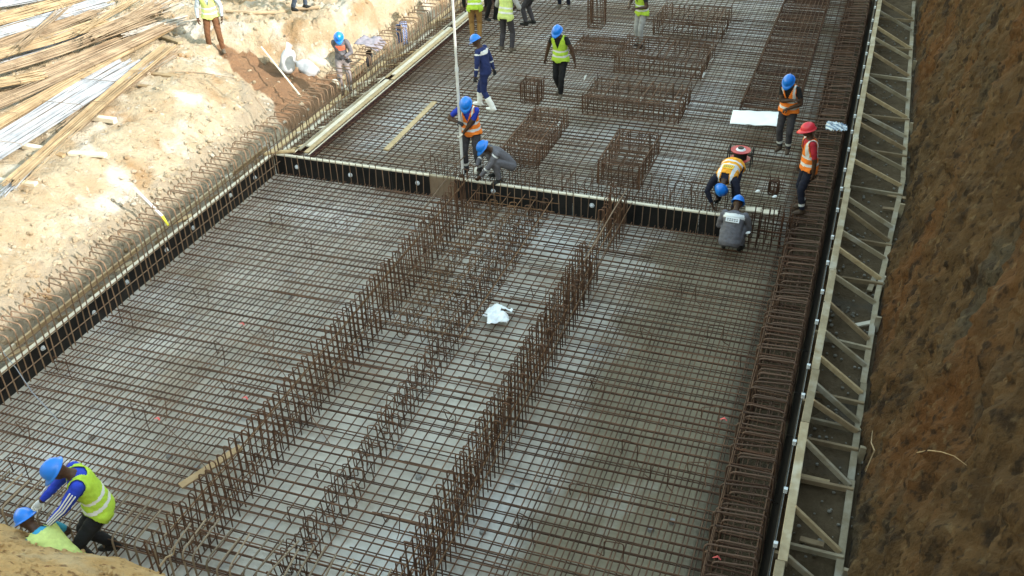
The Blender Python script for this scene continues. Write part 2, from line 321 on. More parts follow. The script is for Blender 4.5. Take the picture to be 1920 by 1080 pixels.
b2=thing('beam_cage','right of the two tall stirrup rows crossing the near bed','rebar cage',(-4.05,12,ZB))
for fx,hh in ((-4.18,.38),(-3.98,.30)):
    rowof(b2,[hair(-.42,hh,.10),hair(-.42,hh-.04,.09),hair(-.42,hh+.03,.11)],'stirrup',np.concatenate([np.arange(6.8,14.9,SP*.85),np.arange(15.9,16.9,SP*.7)]),fx,.022,.012,(-4.05,12,ZB))
for x,z in ((-4.15,.2),(-4.0,.0),(-3.85,.1),(-4.2,-.15)): ybar(b2,x+4.05,7-12,16.9-12,z-ZB,.009,RUSTB)
b3=thing('beam_cage','low row of small looped links between the two tall stirrup rows','rebar cage',(-5.75,12,ZB))
loop=lambda h,w,m=RUST: poly_mesh('link',[(-w/2,0,-.41),(-w/2,0,h),(w/2,0,h),(w/2,0,-.41)],.0085,m,5,.04,True,2)
lp=[loop(-.06,.12),loop(-.10,.10),loop(-.02,.13)]; lpb=[loop(-.08,.14,RUSTB),loop(-.03,.12,RUSTB)]
rowof(b3,lp,'link',np.arange(6.8,16.9,SP*.8),-5.78,.09,.03,(-5.75,12,ZB)); rowof(b3,lp,'link',np.arange(7.2,16.9,SP),-5.55,.08,.03,(-5.75,12,ZB))
b4=thing('beam_cage','brown tangle of links filling the strip just before the bulkhead','rebar cage',(-6.2,14.5,ZB))
for fx in (-6.5,-6.1): rowof(b4,lpb,'link',np.arange(12.2,16.9,SP*1.02),fx,.08,.04,(-6.2,14.5,ZB))
for x in (-6.6,-6.3,-6.0,-5.7,-5.4): ybar(b4,x+6.2,12.0-14.5,16.9-14.5,-.05-ZB,.009,RUSTB)
for y in np.arange(12.2,16.9,.33): xbar(b4,-6.95+6.2,-5.3+6.2,y-14.5,-.11-ZB,.009,RUSTB)
# starter bars standing against both faces of the bulkhead
sb=thing('starter_bars','row of upright bars standing against the bulkhead face','rebar row',(-6.5,16.9,ZB))
st=[poly_mesh('bar',[(0,0,-.40),(.01,.01,.06+d)],.008,TAN) for d in (0,.05,.1)]
for x in np.arange(-11.3,-1.8,.15):
    o=ob('bar',random.choice(st),sb,(x+6.5,random.uniform(-.02,.02),-ZB)); o.rotation_euler=(random.gauss(0,.03),random.gauss(0,.03),0)
sb2=thing('starter_bars','upright bars crowding behind the bulkhead between the crouching men','rebar row',(-5,17.4,0))
st2=[poly_mesh('bar',[(0,0,-.35),(0,0,.28+d),(.06,.05,.32+d)],.0085,RUST,5,.04) for d in (0,.08,-.08)]
for y in (17.2,17.45,17.7):
    for x in np.arange(-8.3,-1.9,.165):
        if random.random()<.85:
            o=ob('bar',random.choice(st2),sb2,(x+5+random.uniform(-.03,.03),y-17.4+random.uniform(-.03,.03),random.uniform(-.2,0))); o.rotation_euler=(random.gauss(0,.04),random.gauss(0,.04),random.uniform(0,6))
# footing cages beyond the bulkhead
def box_cage(label,x0,x1,y0,y1,z0,z1,sx=.2,sy=.2,nz=3,m=RUST,name='footing_cage',skip=0):
    t=thing(name,label,'rebar cage',(x0,y0,z0)); w=x1-x0; d=y1-y0; h=z1-z0
    a=poly_mesh('link',[(0,0,0),(0,d,0),(0,d,h),(0,0,h)],.0105,m,5,.04,True,2); b=poly_mesh('link',[(0,0,0),(w,0,0),(w,0,h),(0,0,h)],.0105,m,5,.04,True,2)
    for x in np.arange(0,w+.01,sx): 
        o=ob('link',a,t,(x+random.uniform(-.02,.02),random.uniform(-.02,.02),random.uniform(-.02,.02))); o.rotation_euler=(random.gauss(0,.02),random.gauss(0,.03),random.gauss(0,.03))
    for y in np.arange(0,d+.01,sy):
        o=ob('link',b,t,(random.uniform(-.02,.02),y+random.uniform(-.02,.02),random.uniform(-.02,.02))); o.rotation_euler=(random.gauss(0,.03),random.gauss(0,.01),random.gauss(0,.01))
    for k in range(1,nz):
        z=h*k/nz
        for y in (0,d): xbar(t,0,w,y,z,.008,m)
        for x in (0,w): ybar(t,x,0,d,z,.008,m)
    for x in (0,w):
        for y in (0,d): ob('bar',poly_mesh('bar',[(0,0,0),(random.uniform(-.02,.02),0,h+.08)],.009,m),t,(x,y,0))
    return t
c=P(1093,213,0); c2=P(1275,228,0); box_cage('box shaped rebar cage nearest the bulkhead of the three big ones',c[0],c2[0],c[1],c[1]+1.25,.0,.42,.115,.16)
c=P(1151,134,0); c2=P(1313,152,0); box_cage('middle one of three big box shaped rebar cages',c[0],c2[0],c[1],c[1]+1.5,.0,.40,.125,.18)
c=P(1225,66,0); c2=P(1353,76,0); box_cage('farthest of three big box shaped rebar cages, behind the grey trousers',c[0],c2[0],c[1],c[1]+1.5,.0,.42,.13,.18)
c=P(940,308,0); c2=P(1010,312,0); box_cage('low brown rebar cage behind the crouching man in grey',c[0],c2[0],c[1],c[1]+2.2,.0,.36,.10,.12,3,RUST)
c=P(1120,345,0); c2=P(1198,352,0); box_cage('low brown rebar cage close behind the bulkhead, right of the crouching man',c[0],c2[0],c[1],c[1]+1.7,.0,.46,.10,.12,3,RUST)
c=P(977,193,0); box_cage('small upright column cage left of the man in yellow vest',c[0],c[0]+.42,c[1],c[1]+.4,.0,.48,.1,.1,3,name='column_cage')
c=P(1103,52,0); box_cage('tall slim column cage at the top edge of the view',c[0],c[0]+.38,c[1],c[1]+.4,.0,1.0,.13,.13,6,name='column_cage')
c=P(1440,365,0); box_cage('little column cage beside the red helmeted worker',c[0],c[0]+.16,c[1],c[1]+.16,.0,.26,.08,.08,3,m=RUSTD,name='column_cage')
c=P(1030,120,0); box_cage('low flat cage beside the walking man in yellow vest',c[0]+.3,c[0]+1.5,c[1]+.8,c[1]+2.0,.0,.12,.14,.16,2,name='footing_cage')
# dense strip on the right
sc=thing('strip_cage','long dark raised strip of dense bars left of the right edge','rebar cage',(-2.1,26,0))
sl=[poly_mesh('link',[(-.60,0,.0),(-.60,0,.20),(.60,0,.20),(.60,0,.0)],.0105,m,5,.05,True,2) for m in (RUSTD,RUSTD,RUST)]
rowof(sc,sl,'link',np.arange(22.0,32.8,.125),-2.03,.02,.015,(-2.1,26,0))
for x in np.arange(-2.6,-1.44,.115): ybar(sc,x+2.1,22-26,32.8-26,.212,.0095,RUSTD)
for x in (-2.64,-1.42):
    for z in (.05,.10,.15): ybar(sc,x+2.1,22-26,32.8-26,z,.012,RUSTD)
# dark pocket of uprights where the bulkhead ends
pk=thing('starter_bars','cluster of dark uprights where the bulkhead ends near the squatting man','rebar row',(-1.3,17,ZB))
pv=poly_mesh('bar',[(0,0,0),(.01,0,.75)],.011,RUSTD)
for x in np.arange(-1.62,-.85,.13):
    for y in (16.75,16.95,17.2):
        o=ob('bar',pv,pk,(x+1.3,y-17+random.uniform(-.04,.04),random.uniform(-.15,.02))); o.rotation_euler=(random.gauss(0,.03),random.gauss(0,.03),0)
for z in (-.3,-.2,-.1,-.02): xbar(pk,-1.75+1.3,-.85+1.3,16.75-17,z-ZB,.011,RUSTD); xbar(pk,-1.75+1.3,-.85+1.3,17.2-17,z-ZB,.011,RUSTD)
# chairs and spacer blocks
cm=[poly_mesh('rebar_chair',[(-.22,.10,-.02),(-.12,.02,0),(-.12,0,.30),(.12,0,.30),(.12,-.02,0),(.22,-.10,-.02)],.0072,RUSTD,5,.045,k=3),poly_mesh('rebar_chair',[(-.10,.16,-.02),(-.10,.06,0),(-.13,0,.26),(.13,0,.26),(.12,-.06,0),(.12,-.16,-.02)],.0072,RUST,5,.045,k=3)]
CH=[(40,890),(50,820),(265,790),(300,775),(415,672),(430,740),(120,700),(505,640),(610,905),(735,990),(560,985),(845,800),(1235,905),(1085,935),(1150,1050),(1305,895),(1180,860),(1210,645),(1340,640),(1120,740),(1290,560),(1000,660),(905,690),(380,565),(580,470),(640,430),(520,425),(700,610),(1400,700),(1330,790),(985,1000),(1010,560),(240,610)]
for i,(x,y) in enumerate(CH):
    q=P(x,y,-.33); o=ob('rebar_chair',cm[i%2],None,(q[0],q[1],-.325),random.uniform(-.5,.5)); tag(o,'small bent steel chair standing on the near rebar mat','rebar chair','spacer chairs on the near mat')
SPB=MB().tube([(0,0,0),(0,0,.045)],[.045,.038],8).mesh('spacer_block',mat('spacer',(.20,.19,.18),.95,(.28,.27,.25),20))
for (x,y) in [(228,768),(172,822),(318,858),(370,880),(225,885),(690,655),(785,897),(750,840),(1028,922),(905,1000),(205,560),(545,560),(1260,980),(1220,995),(960,915),(860,470),(560,745),(445,830)]:
    q=P(x,y,ZB); tag(ob('spacer_block',SPB,None,(q[0],q[1],ZB+.004)),'small round concrete spacer under the near rebar mat','spacer','concrete spacers on the bed')
# loose bars lying over the cages
def rod(name,label,pts,r,m,cat='bar'): return tag(MB().tube(pts,r,6).build(name,m),label,cat)
rod('loose_bar','long pale rod lying along the tops of the left stirrup row',[P(790,397,.42),P(862,302,.46),P(930,235,.2)],.012,TAN)
rod('loose_bar','pale rod leaning down from the left stirrup row near the bulkhead',[P(788,398,.42),P(802,425,.1),P(822,473,-.30)],.010,TAN)
rod('loose_bar','rod lying along the tops of the right stirrup row',[P(1095,490,.38),P(1150,395,.42),P(1175,355,.3)],.011,TAN)
rod('loose_bar','slack wire rod slung from the left formwork down to the mat',[P(5,660,.2),P(30,690,.0),P(60,735,-.2),P(120,800,-.32)],.008,STEELS)
rod('loose_bar','thin rod draped from a red tag across the left stirrup row',[P(300,790,-.05),P(350,835,-.12),P(385,875,.2),P(400,920,-.2)],.006,RUST)
rod('loose_bar','thin rod draped across the left stirrup row at mid length',[P(455,612,-.1),P(500,650,0),P(525,690,.3),P(620,835,-.32)],.006,RUST)
for i,(x,y) in enumerate([(452,608),(293,786),(458,747),(1355,787),(1342,1047)]):
    q=P(x,y,-.30); t=MB(); t.tube([q+V(-.04,0,0),q+V(.02,.02,.02),q+V(.06,0,-.005)],[.006,.018,.012],5,flat=.4).build('marker_tag',mat('tag_red',(.75,.13,.12),.7)); tag(bpy.context.scene.objects[-1] if 0 else COL.objects[-1],['red marker tag tied at the far left of the mat','red marker tag on a draped rod, lower left','red marker tag beside the left stirrup row','red marker tag on the mat at the right','red marker tag by the right edge cage near the bottom'][i],'tag')

# ------------------------------------------------------------------ formwork
def beam(par,name,a,b,w,h,m,up=(0,0,1)): return MB().bar(a,b,w,h,up).build(name,m,par)
# left formwork, near part
lf=thing('formwork','black faced formwork with pale top batten along the left of the near bed','formwork',(0,0,0))
for y in np.arange(6.6,16.9,2.44):
    y1=min(y+2.43,16.98); beam(lf,'panel',(-11.64,y,-.24),(-11.64,y1,-.24),.018,.46,PLY); beam(lf,'top_batten',(-11.665,y+.01,.012),(-11.665,y1-.01,.012),.075,.045,WOODP)
for y in np.arange(6.6,17,3.1): beam(lf,'waler',(-11.93,y,.03),(-11.93,min(y+3.08,17.2),.03),.05,.10,WOODB if int(y)%2 else WOODG)
for y in np.arange(6.6,17,3.1): beam(lf,'waler',(-11.75,y,-.12),(-11.75,min(y+3.08,17.2),-.12),.05,.10,WOODB)
for y in np.arange(7.2,17,.9):
    beam(lf,'stud',(-11.70,y,-.43),(-11.70,y,-.02),.05,.07,WOODG,(1,0,0)); beam(lf,'brace',(-11.74,y+.08,-.05),(-12.25,y+.12,-.36),.045,.07,WOODB)
    if random.random()<.6: beam(lf,'plank',(-12.1,y+.1,-.05),(-11.8,y+.75,-.02),.10,.025,random.choice([WOODY,WOODB,WOODG]))
TN=MB(); TN.tube([(0,0,0),(.012,0,0)],.045,8).tube([(.012,0,0),(.05,0,0)],[.022,.018],6); TNM=TN.mesh('tie_nut',TIE)
for y in (8.7,9.9,11.1,12.0,13.15,14.0,15.3,16.2): ob('tie_nut',TNM,lf,(-11.63,y,random.choice([-.1,-.14,-.2])))
# bulkhead across
bk=thing('bulkhead','black plywood bulkhead with pale top edge crossing between near and far mats','formwork',(0,0,0))
for x0,x1,m in ((-11.62,-8.9,PLY),(-8.89,-8.05,PLY),(-8.04,-7.5,mat('ply_brown',(.16,.11,.075),.8,(.24,.17,.12),4)),(-7.49,-5.05,PLY),(-5.04,-2.6,PLY),(-2.59,-1.75,PLY)):
    beam(bk,'panel',(x0,17.0,-.22),(x1,17.0,-.22),.46,.018,m,(0,1,0))
    beam(bk,'top_batten',(x0+.004,17.03,.018),(x1-.004,17.03,.018),.075,.035,WOODP if m is PLY else WOODG)
for x in np.arange(-11.2,-1.8,1.05): beam(bk,'stud',(x,17.06,-.42),(x,17.06,-.01),.07,.05,WOODB,(0,1,0))
TN2=MB(); TN2.tube([(0,0,0),(0,-.012,0)],.05,8).tube([(0,-.012,0),(0,-.055,0)],[.025,.02],6); TN2M=TN2.mesh('tie_nut',TIE)
for (x,y) in ((557,313),(657,328),(783,343),(925,358),(1110,385)):
    r=RM@np.array([x-960,540-y,-FPX]); q=CAM+r*(16.985/r[1]); ob('tie_nut',TN2M,bk,tuple(q))
tag(MB().tube([P(492,288,.07),P(520,285,.07),P(553,283,.07)],[.035,.04,.04],8).build('timber_pole',WOODY),'short yellow round pole lying on the corner of the bulkhead','pole')
# far left formwork
ff=thing('formwork','pale lumber topped formwork running away at the far left','formwork',(0,0,0))
for y in np.arange(17.15,33,2.44):
    y1=min(y+2.43,33); beam(ff,'panel',(-10.84,y,-.03),(-10.84,y1,-.03),.02,.12,PLYE); beam(ff,'panel',(-11.24,y,-.06),(-11.24,y1,-.06),.02,.18,PLYE)
    beam(ff,'top_batten',(-10.865,y,.04),(-10.865,y1,.04),.03,.02,WOODP); beam(ff,'top_batten',(-11.215,y,.04),(-11.215,y1,.04),.03,.02,WOODP)
for k,(y,L) in enumerate(((17.2,4.2),(21.5,3.9),(25.5,4.0),(29.6,3.6))):
    beam(ff,'plank',(-10.955,y,.055),(-10.955,y+L,.055),.105,.03,WOODY); beam(ff,'plank',(-11.07,y+.3,.055),(-11.07,y+L+.05,.055),.105,.03,WOODP); beam(ff,'plank',(-11.17,y+.1,.05),(-11.17,y+L-.2,.05),.07,.03,WOODY if k%2 else WOODG)
for i,y in enumerate(np.arange(17.5,32,1.02)): beam(ff,'strut',(-11.26,y+.15,-.02),(-11.92,y-.3+.2*(i%3),-.16),.06,.05,random.choice([WOODP,WOODY,WOODG]))
for y in np.arange(17.3,32.5,3.0): beam(ff,'ground_board',(-12.0,y,-.20),(-12.0,y+2.9,-.20),.14,.03,random.choice([WOODY,WOODB])); beam(ff,'ground_board',(-11.82,y+.4,-.24),(-11.82,y+2.8,-.24),.10,.03,random.choice([WOODG,WOODP]))
for i,(px,py,qx,qy) in enumerate([(640,150,690,105),(635,165,720,95),(660,180,700,150),(625,150,668,176)]):
    a=P(px,py,-.14+.02*i); b=P(qx,qy,-.14+.02*i); tag(MB().bar(a,b,.13,.03).build('loose_plank',[WOODY,WOODB,WOODG,WOODP][i]),['yellow plank under the man in grey overalls','brown plank running past the man in grey overalls','short grey plank by the boots of the man in grey overalls','pale plank crossing under the boots of the man in grey overalls'][i],'plank')
# right formwork with its bracing
rf=thing('formwork','long timber braced formwork beside the tall brown earth wall','formwork',(0,0,0))
for y in np.arange(5.6,34,2.44): beam(rf,'panel',(-.27,y,-.4),(-.27,y+2.43,-.4),.018,.84,PLY,(.16,0,.987))
yy=5.6
for L in (3.3,2.6,1.25,2.9,3.1,2.4,3.3,2.8,3.2,3.4): beam(rf,'top_rail',(-.085+random.uniform(-.012,.012),yy,.0),(-.085+random.uniform(-.012,.012),yy+L-.01,.0),.115,.09,WOODG); yy+=L
yy=5.6
for L in (2.9,2.6,2.2,2.35,2.0,2.9,3.1,2.7,3.0,3.2): 
    beam(rf,'ground_rail',(rail2(yy)-.01,yy,-.49),(rail2(yy+L),yy+L-.03,-.47),.095,.07,WOODG); yy+=L
DG=[1040,950,826,752,720,670,622,569,517,467,435,392,372,302,272,233,215,177,146,100,73,52,23,2]
railpx=lambda y: 1447+(1080-y)*210/1073
for i,y in enumerate(DG):
    q=P(railpx(y)+8,y,.02); Y=q[1]; X2=rail2(Y)-.02; m=[WOODG,WOODY,WOODG,WOODB][i%4]
    beam(rf,'brace',(-.05,Y,.02),(X2,Y+random.uniform(-.18,.1),-.44),.045,.085,m)
    if i%2 or i<6:
        Y3=Y-random.uniform(.15,.35); beam(rf,'strut',(-.13,Y3,-.43),(X2+.05,Y3+random.uniform(-.08,.03),-.45),.05,.08,[WOODB,WOODG,WOODB][i%3])
    if i%3==0: beam(rf,'stud',(-.16,Y+.1,-.5),(-.16,Y+.1,-.05),.05,.07,WOODB,(1,0,0))
for Y in (9.3,11.6,14.9,16.2,19.0,23.0,27): beam(rf,'stake',(rail2(Y)+.07,Y,-.62),(rail2(Y)+.09,Y,-.28),.05,.09,WOODG,(1,0,0))
TN3=MB().bar((0,0,-.03),(0,0,.035),.05,.05,(0,1,0)).mesh('tie_clamp',TIE)
for y in np.arange(7.2,32,.95): ob('tie_clamp',TN3,rf,(-.185,y+random.uniform(-.15,.15),.045))
ED=MB(); ED.tube([(-.19,5.6,.0),(-.195,12,.01),(-.19,20,.005),(-.19,33,.01)],.006,5); ED.build('line_wire',mat('wire_grey',(.16,.16,.16),.7),rf)
for i,(a,b) in enumerate([((1490,735),(1650,773)),((1473,815),(1645,862)),((1445,937),(1610,1020)),((1545,565),(1660,602)),((1500,655),(1650,690))]):
    A=P(*a,.06); B=PX(*b,.95+.1); tag(MB().tube([A,(A+B)/2+V(0,0,-.03),B],.007,5).build('guy_wire',WIRE),['second guy wire from below crossing the bracing','lowest but two guy wire crossing the bracing to the earth wall','guy wire crossing the bracing nearest the bottom edge','topmost thin guy wire crossing the bracing','thin guy wire just under the topmost one'][i],'wire')
# rubble and offcuts in the corridor
OFF=[(1500,1010,1545,1022,WOODB,'brown board lying in the corridor near the bottom'),(1665,365,1700,372,WOODB,'short board beside the corridor rail'),(1655,390,1700,395,WOODB,'second short board beside the corridor rail'),(1490,890,1555,905,WOODY,'yellow offcut lying in the corridor'),(1630,545,1640,520,WOODG,'grey offcut leaning in the wet corridor'),(1605,610,1665,598,WOODP,'pale offcut nailed across the corridor stakes')]
for (x,y,x2,y2,m,l) in OFF: tag(MB().bar(P(x,y,-.47),P(x2,y2,-.46),.09,.03).build('offcut',m),l,'offcut')
rk=MB(); rr=random.Random(3)
for i in range(420):
    Y=rr.uniform(8,31); X=rr.uniform(-.02,rail2(Y)+.15); s_=rr.uniform(.01,.035); rk.ell((X,Y,-.53+s_*.3),((s_,0,0),(0,s_*rr.uniform(.6,1.2),0),(0,0,s_*.7)),5,4)
tag(rk.build('gravel',mat('corridor_stone',(.16,.14,.11),.95,(.26,.24,.2),5)),'loose stones on the corridor floor','gravel',kind='stuff')
# clods on banks
def clods(name,label,m,pts,lo,hi,seed):
    rr=random.Random(seed); q=MB()
    for p in pts:
        s_=lo+(hi-lo)*rr.random()**3; a_=rr.uniform(0,6.3); q.ell(p,((s_*math.cos(a_),s_*math.sin(a_),0),(-s_*.8*math.sin(a_),s_*.8*math.cos(a_),rr.uniform(-.3,.3)*s_),(0,0,s_*rr.uniform(.5,.9))),6,4)
    tag(q.build(name,m),label,'soil clods',kind='stuff')
rr=random.Random(11); pts=[]
for i in range(2600):
    x=rr.uniform(-20,-12.3); y=rr.uniform(8,27); pts.append((x,y))
for i in range(2200): pts.append((-12.15-abs(rr.gauss(0,.55)),rr.uniform(8,19)))
zz=bank_z(np.array([p[0] for p in pts]),np.array([p[1] for p in pts])); clods('soil_clods','pale crumbs and clods scattered over the left bank',SANDL0,[(x,y,z) for (x,y),z in zip(pts,zz)],.012,.075,1)
pts=[]
for i in range(2600):
    x=rr.uniform(-12,-4); y=rr.uniform(3.7,YC-.02); dy=YC-y; pts.append((x,y,ZC+dy*.86-.12*math.exp(-dy*5)+.0))
clods('soil_clods','orange crumbs scattered over the near mound',NEARS,pts,.008,.045,2)
pts=[]
for i in range(2600):
    y=rr.uniform(5.5,31); h=rr.uniform(0,6.2); hh=h/.97; g1=1.3*float(fbm(np.array([y*1.5-h*.55]),np.array([h*.28]),4,.6)[0]) if 0 else 0
    pts.append((y,h))
ya=np.array([p[0] for p in pts]); ha=np.array([p[1] for p in pts])
wxa=np.interp(ya,[q[0] for q in R2],[q[1] for q in R2])+.09+.225*ha+sstep(ha/.6)*(.26*fbm(ya*1.5-ha*.55,ha*.28,4,.6)+.17*fbm(ya*1.1,ha*1.1,4,.55)+.05*(1-np.abs(fbm(ya*2.6-ha*.9+3,ha*.6+5,3))*2)+.07*fbm(ya*7-ha*2,ha*4,3))
clods('soil_clods','brown clods sticking out of the tall cut wall',WALLM,[(x+.022,y,-.62+h*.975) for x,y,h in zip(wxa,ya,ha)],.012,.06,5)
# roots on the wall and the mound
def root(label,pts,r,m=ROOT,n=5): tag(MB().tube(pts,r,n).build('root',m),label,'root')
def wallx(y,z): return rail2(y)+.17+.225*(z+.62)/.975
def WR(px,py,off=-.12):
    r=RM@np.array([px-960,540-py,-FPX])
    t=np.linspace(.001,.012,4000); p=CAM[None]+t[:,None]*r[None]; k=np.argmax(p[:,0]>np.interp(p[:,1],[q[0] for q in R2],[q[1] for q in R2])+.09+.231*(p[:,2]+.62)); return p[k]+V(off,0,0)
root('pale root curving out of the brown earth wall',[WR(x,y) for x,y in ((1742,853),(1765,849),(1790,852),(1815,860),(1840,878))],[.007,.007,.006,.004,.002])
root('tuft of pale broken roots low on the earth wall',[WR(x,y,-.16) for x,y in ((1660,812),(1658,835),(1665,850),(1655,872),(1648,890))],[.003,.008,.010,.006,.003])
a=P(300,1062,.35); root('pale forked root sticking out of the near mound',[a,a+V(.05,.08,.08),a+V(.12,.12,.11),a+V(.15,.16,.22)],[.016,.014,.011,.006])
a=P(85,1000,.5); root('thin pale straw on the near mound',[P(70,1000,.55),P(100,999,.56)],[.006,.005])
# ------------------------------------------------------------------ rebar bundles on the left bank
def bundle(label,pix,n,w,lift,m,spread=1.0,seed=0,r=.0125,ties=3,group='rebar bundles on the left bank'):
    "pix: photo pixels along the bundle; it lies on the bank top at height lift"
    rr=random.Random(seed+50); t=thing('rebar_bundle',label,'rebar bundle',(0,0,0),group)
    c=[P(x,y,1.04+lift) for x,y in pix]; N=9; L=np.cumsum([0]+[np.linalg.norm(b-a) for a,b in zip(c[:-1],c[1:])]); C=np.array([[np.interp(s,L,[q[k] for q in c]) for k in range(3)] for s in np.linspace(0,L[-1],N)]); C=.2*C+.8*(c[0]+np.linspace(0,1,N)[:,None]*(c[-1]-c[0]))
    d=nrm(C[-1]-C[0]); sx,_=basis(d)
    rows=max(1,int(n*r*2.1/w)+1)
    n=int(n*1.35); w=w*1.4
    for i in range(n):
        row=i%rows; u=(rr.random()-.5)*w; zz=row*r*1.9; s0=rr.uniform(-.25,.3)*spread; s1=rr.uniform(-.3,.25)*spread; fan=rr.gauss(0,.10)*spread; ph=rr.uniform(0,6)
        pts=[]
        for k in range(N):
            f=k/(N-1); p=C[k]+sx*(u*(1+.25*(f-.5)*spread)+fan*(f-.5)+.012*math.sin(ph+5*f))+V(0,0,zz+.012*math.sin(ph*2+7*f))
            if k==0: p=p+d*s0
            if k==N-1: p=p+d*s1
            pts.append(p)
        MB().tube(pts,r,4).build('bar',m,t)
    for j in range(ties):
        f=(j+.7)/(ties+.4); k=min(N-2,int(f*(N-1))); p=C[k]; q=MB(); q.tube(fillet([p+sx*(-w*.56)+V(0,0,-.02),p+sx*(-w*.56)+V(0,0,rows*r*2+.025),p+sx*(w*.56)+V(0,0,rows*r*2+.025),p+sx*(w*.56)+V(0,0,-.02)],.03,2,True),.006,4,cap=False).build('tie',STEELB,t)
bundle('wide silver blue bundle of bars, frontmost but one on the left bank',[(-40,298),(60,225),(150,165),(255,118)],46,.62,.10,STEELS,.6,1)
bundle('golden bundle in front of the silver one, tied at mid length',[(20,345),(90,272),(190,180),(318,88)],20,.22,.13,STEELG,.5,2)
bundle('thin pale bundle at the very front of the bank stack',[(10,362),(85,288),(150,228)],9,.12,.06,STEELS,.8,3)
bundle('loose brown front bundle reaching toward the trench',[(130,235),(210,160),(322,95)],16,.36,.06,STEELB,1.2,4)
bundle('long golden bundle directly behind the silver one',[(-30,248),(80,178),(180,118),(312,55)],26,.30,.12,STEELG,.6,5)
bundle('brown bundle lying on the long golden one',[(-30,206),(90,158),(210,100),(318,48)],24,.36,.20,STEELB,.8,6)
bundle('tied golden bundle ending in a dark bar end pile',[(-40,168),(20,152),(80,142)],34,.34,.24,STEELG,.4,7,ties=2)
bundle('pale bundle running to the far bar heap',[(-30,140),(90,112),(200,68),(300,30)],26,.42,.16,STEELB,.8,8)
bundle('golden bundle across the middle of the bank stack',[(-30,112),(100,85),(190,42)],24,.40,.22,STEELG,.8,9)
bundle('wide greyish bundle behind the middle golden one',[(-30,98),(60,66),(170,20)],34,.62,.12,STEELB,.8,10)
bundle('pale bundle with long straight bars near the top left',[(-30,72),(70,40),(190,4)],34,.55,.14,STEELS,.8,11)
bundle('golden bundle at the upper left behind the pale bars',[(-30,44),(60,26),(150,-6)],24,.6,.12,STEELG,1.0,12)
bundle('short brown heap of cut bars beside the far bar ends',[(170,72),(240,42),(300,8)],26,.45,.26,STEELB,1.8,13,ties=1)
bundle('grey cut bars heaped at the far end of the stack',[(215,50),(265,28),(312,6)],30,.5,.12,mat('steel_grey',(.24,.22,.2),.7,(.34,.31,.28),2.5,rand=.2),1.6,14,ties=1)
bundle('second grey heap of cut bars behind the standing man',[(255,62),(300,46),(335,40)],26,.4,.10,MATS['steel_grey'],1.6,15,ties=1)
bundle('farthest pale bundle crossing the top left corner',[(-30,14),(60,0),(150,-22)],22,.5,.12,STEELS,.8,16)
bundle('crossed golden bars lying over the upper bundles',[(30,96),(75,48),(125,12)],7,.14,.34,STEELB,1.2,17,ties=0)
bundle('pale loose bars spread along the back of the stack',[(90,22),(190,-6),(300,-40)],26,.7,.08,STEELS,1.2,21)
bundle('brown loose bars lying between the silver and golden bundles',[(-30,262),(90,190),(215,118)],16,.4,.03,STEELB,1.0,22,ties=0)
bundle('brown loose bars low in the middle of the stack',[(-30,188),(110,128),(250,70)],22,.6,.03,STEELB,1.0,23,ties=0)
bundle('pale loose bars low at the left edge',[(-30,124),(60,92),(150,58)],22,.6,.03,STEELS,1.0,24,ties=0)
bundle('brown bars low at the upper left',[(-30,58),(80,24),(190,-20)],22,.7,.03,STEELB,1.0,25,ties=0)
bundle('golden bars lying over the far bundle ends',[(150,60),(195,25),(260,-5)],10,.2,.30,STEELG,1.2,18,ties=0)
for i,(x,y,x2,y2,m,h,l) in enumerate([(112,212,216,226,WOODP,.1,'timber sleeper under the silver bundle, farther one'),(45,274,95,282,WOODP,.09,'timber sleeper under the silver bundle, middle one'),(-10,338,68,346,WOODP,.08,'timber sleeper under the front bundles at the left edge'),(130,287,198,291,WOODP,.06,'short pale timber lying alone on the bank'),(102,288,121,292,WOODB,.05,'small dark block beside the lone pale timber'),(278,137,330,143,WOODB,.05,'brown board half buried near the end of the bundles'),(296,66,338,80,WOODG,.06,'grey board at the end of the long bundles'),(262,160,280,163,WOODB,.04,'small dark block on the pale bank')]):
    a=P(x,y,1.06); b=P(x2,y2,1.06); za=max(bz(a[0],a[1]),bz(b[0],b[1]))+h/2-.02; a=P(x,y,za); b=P(x2,y2,za); tag(MB().bar(a,b,.12,h).build('sleeper',m),l,'timber')
hz=[P(x,y,1.06) for x,y in ((425,20),(470,25),(520,21),(560,17),(600,18))]
tag(MB().tube([V(q[0],q[1],bz(q[0],q[1])+.03) for q in hz],.05,8).build('hose',mat('hose_dusty',(.30,.22,.15),.9,(.4,.3,.2),6)),'dusty hose lying on the bank behind the man in brown trousers','hose')
wr=[P(x,y,1.0) for x,y in ((320,135),(380,122),(450,118),(485,124),(482,130))]
tag(MB().tube([V(q[0],q[1],bz(q[0],q[1])+.02) for q in wr],.008,5).build('loose_wire',STEELB),'thin wire curving over the pale bank','wire')
a=P(490,88,.75); b=P(562,178,.12); tag(MB().tube([a,(a+b)/2,b],.022,6).build('timber_pole',WOODP),'slim pale pole leaning in the trench beside the white sacks','pole')
a=P(252,353,.85); b=P(304,405,.25); c_=P(316,423,.12); st_=thing('stake','white stake with yellow tip leaning on the left formwork','stake'); MB().tube([a,b],.026,8).build('shaft',WHITE,st_); MB().tube([b,c_],[.027,.02],8).build('tip',mat('yellow_paint',(.75,.65,.05),.6),st_)
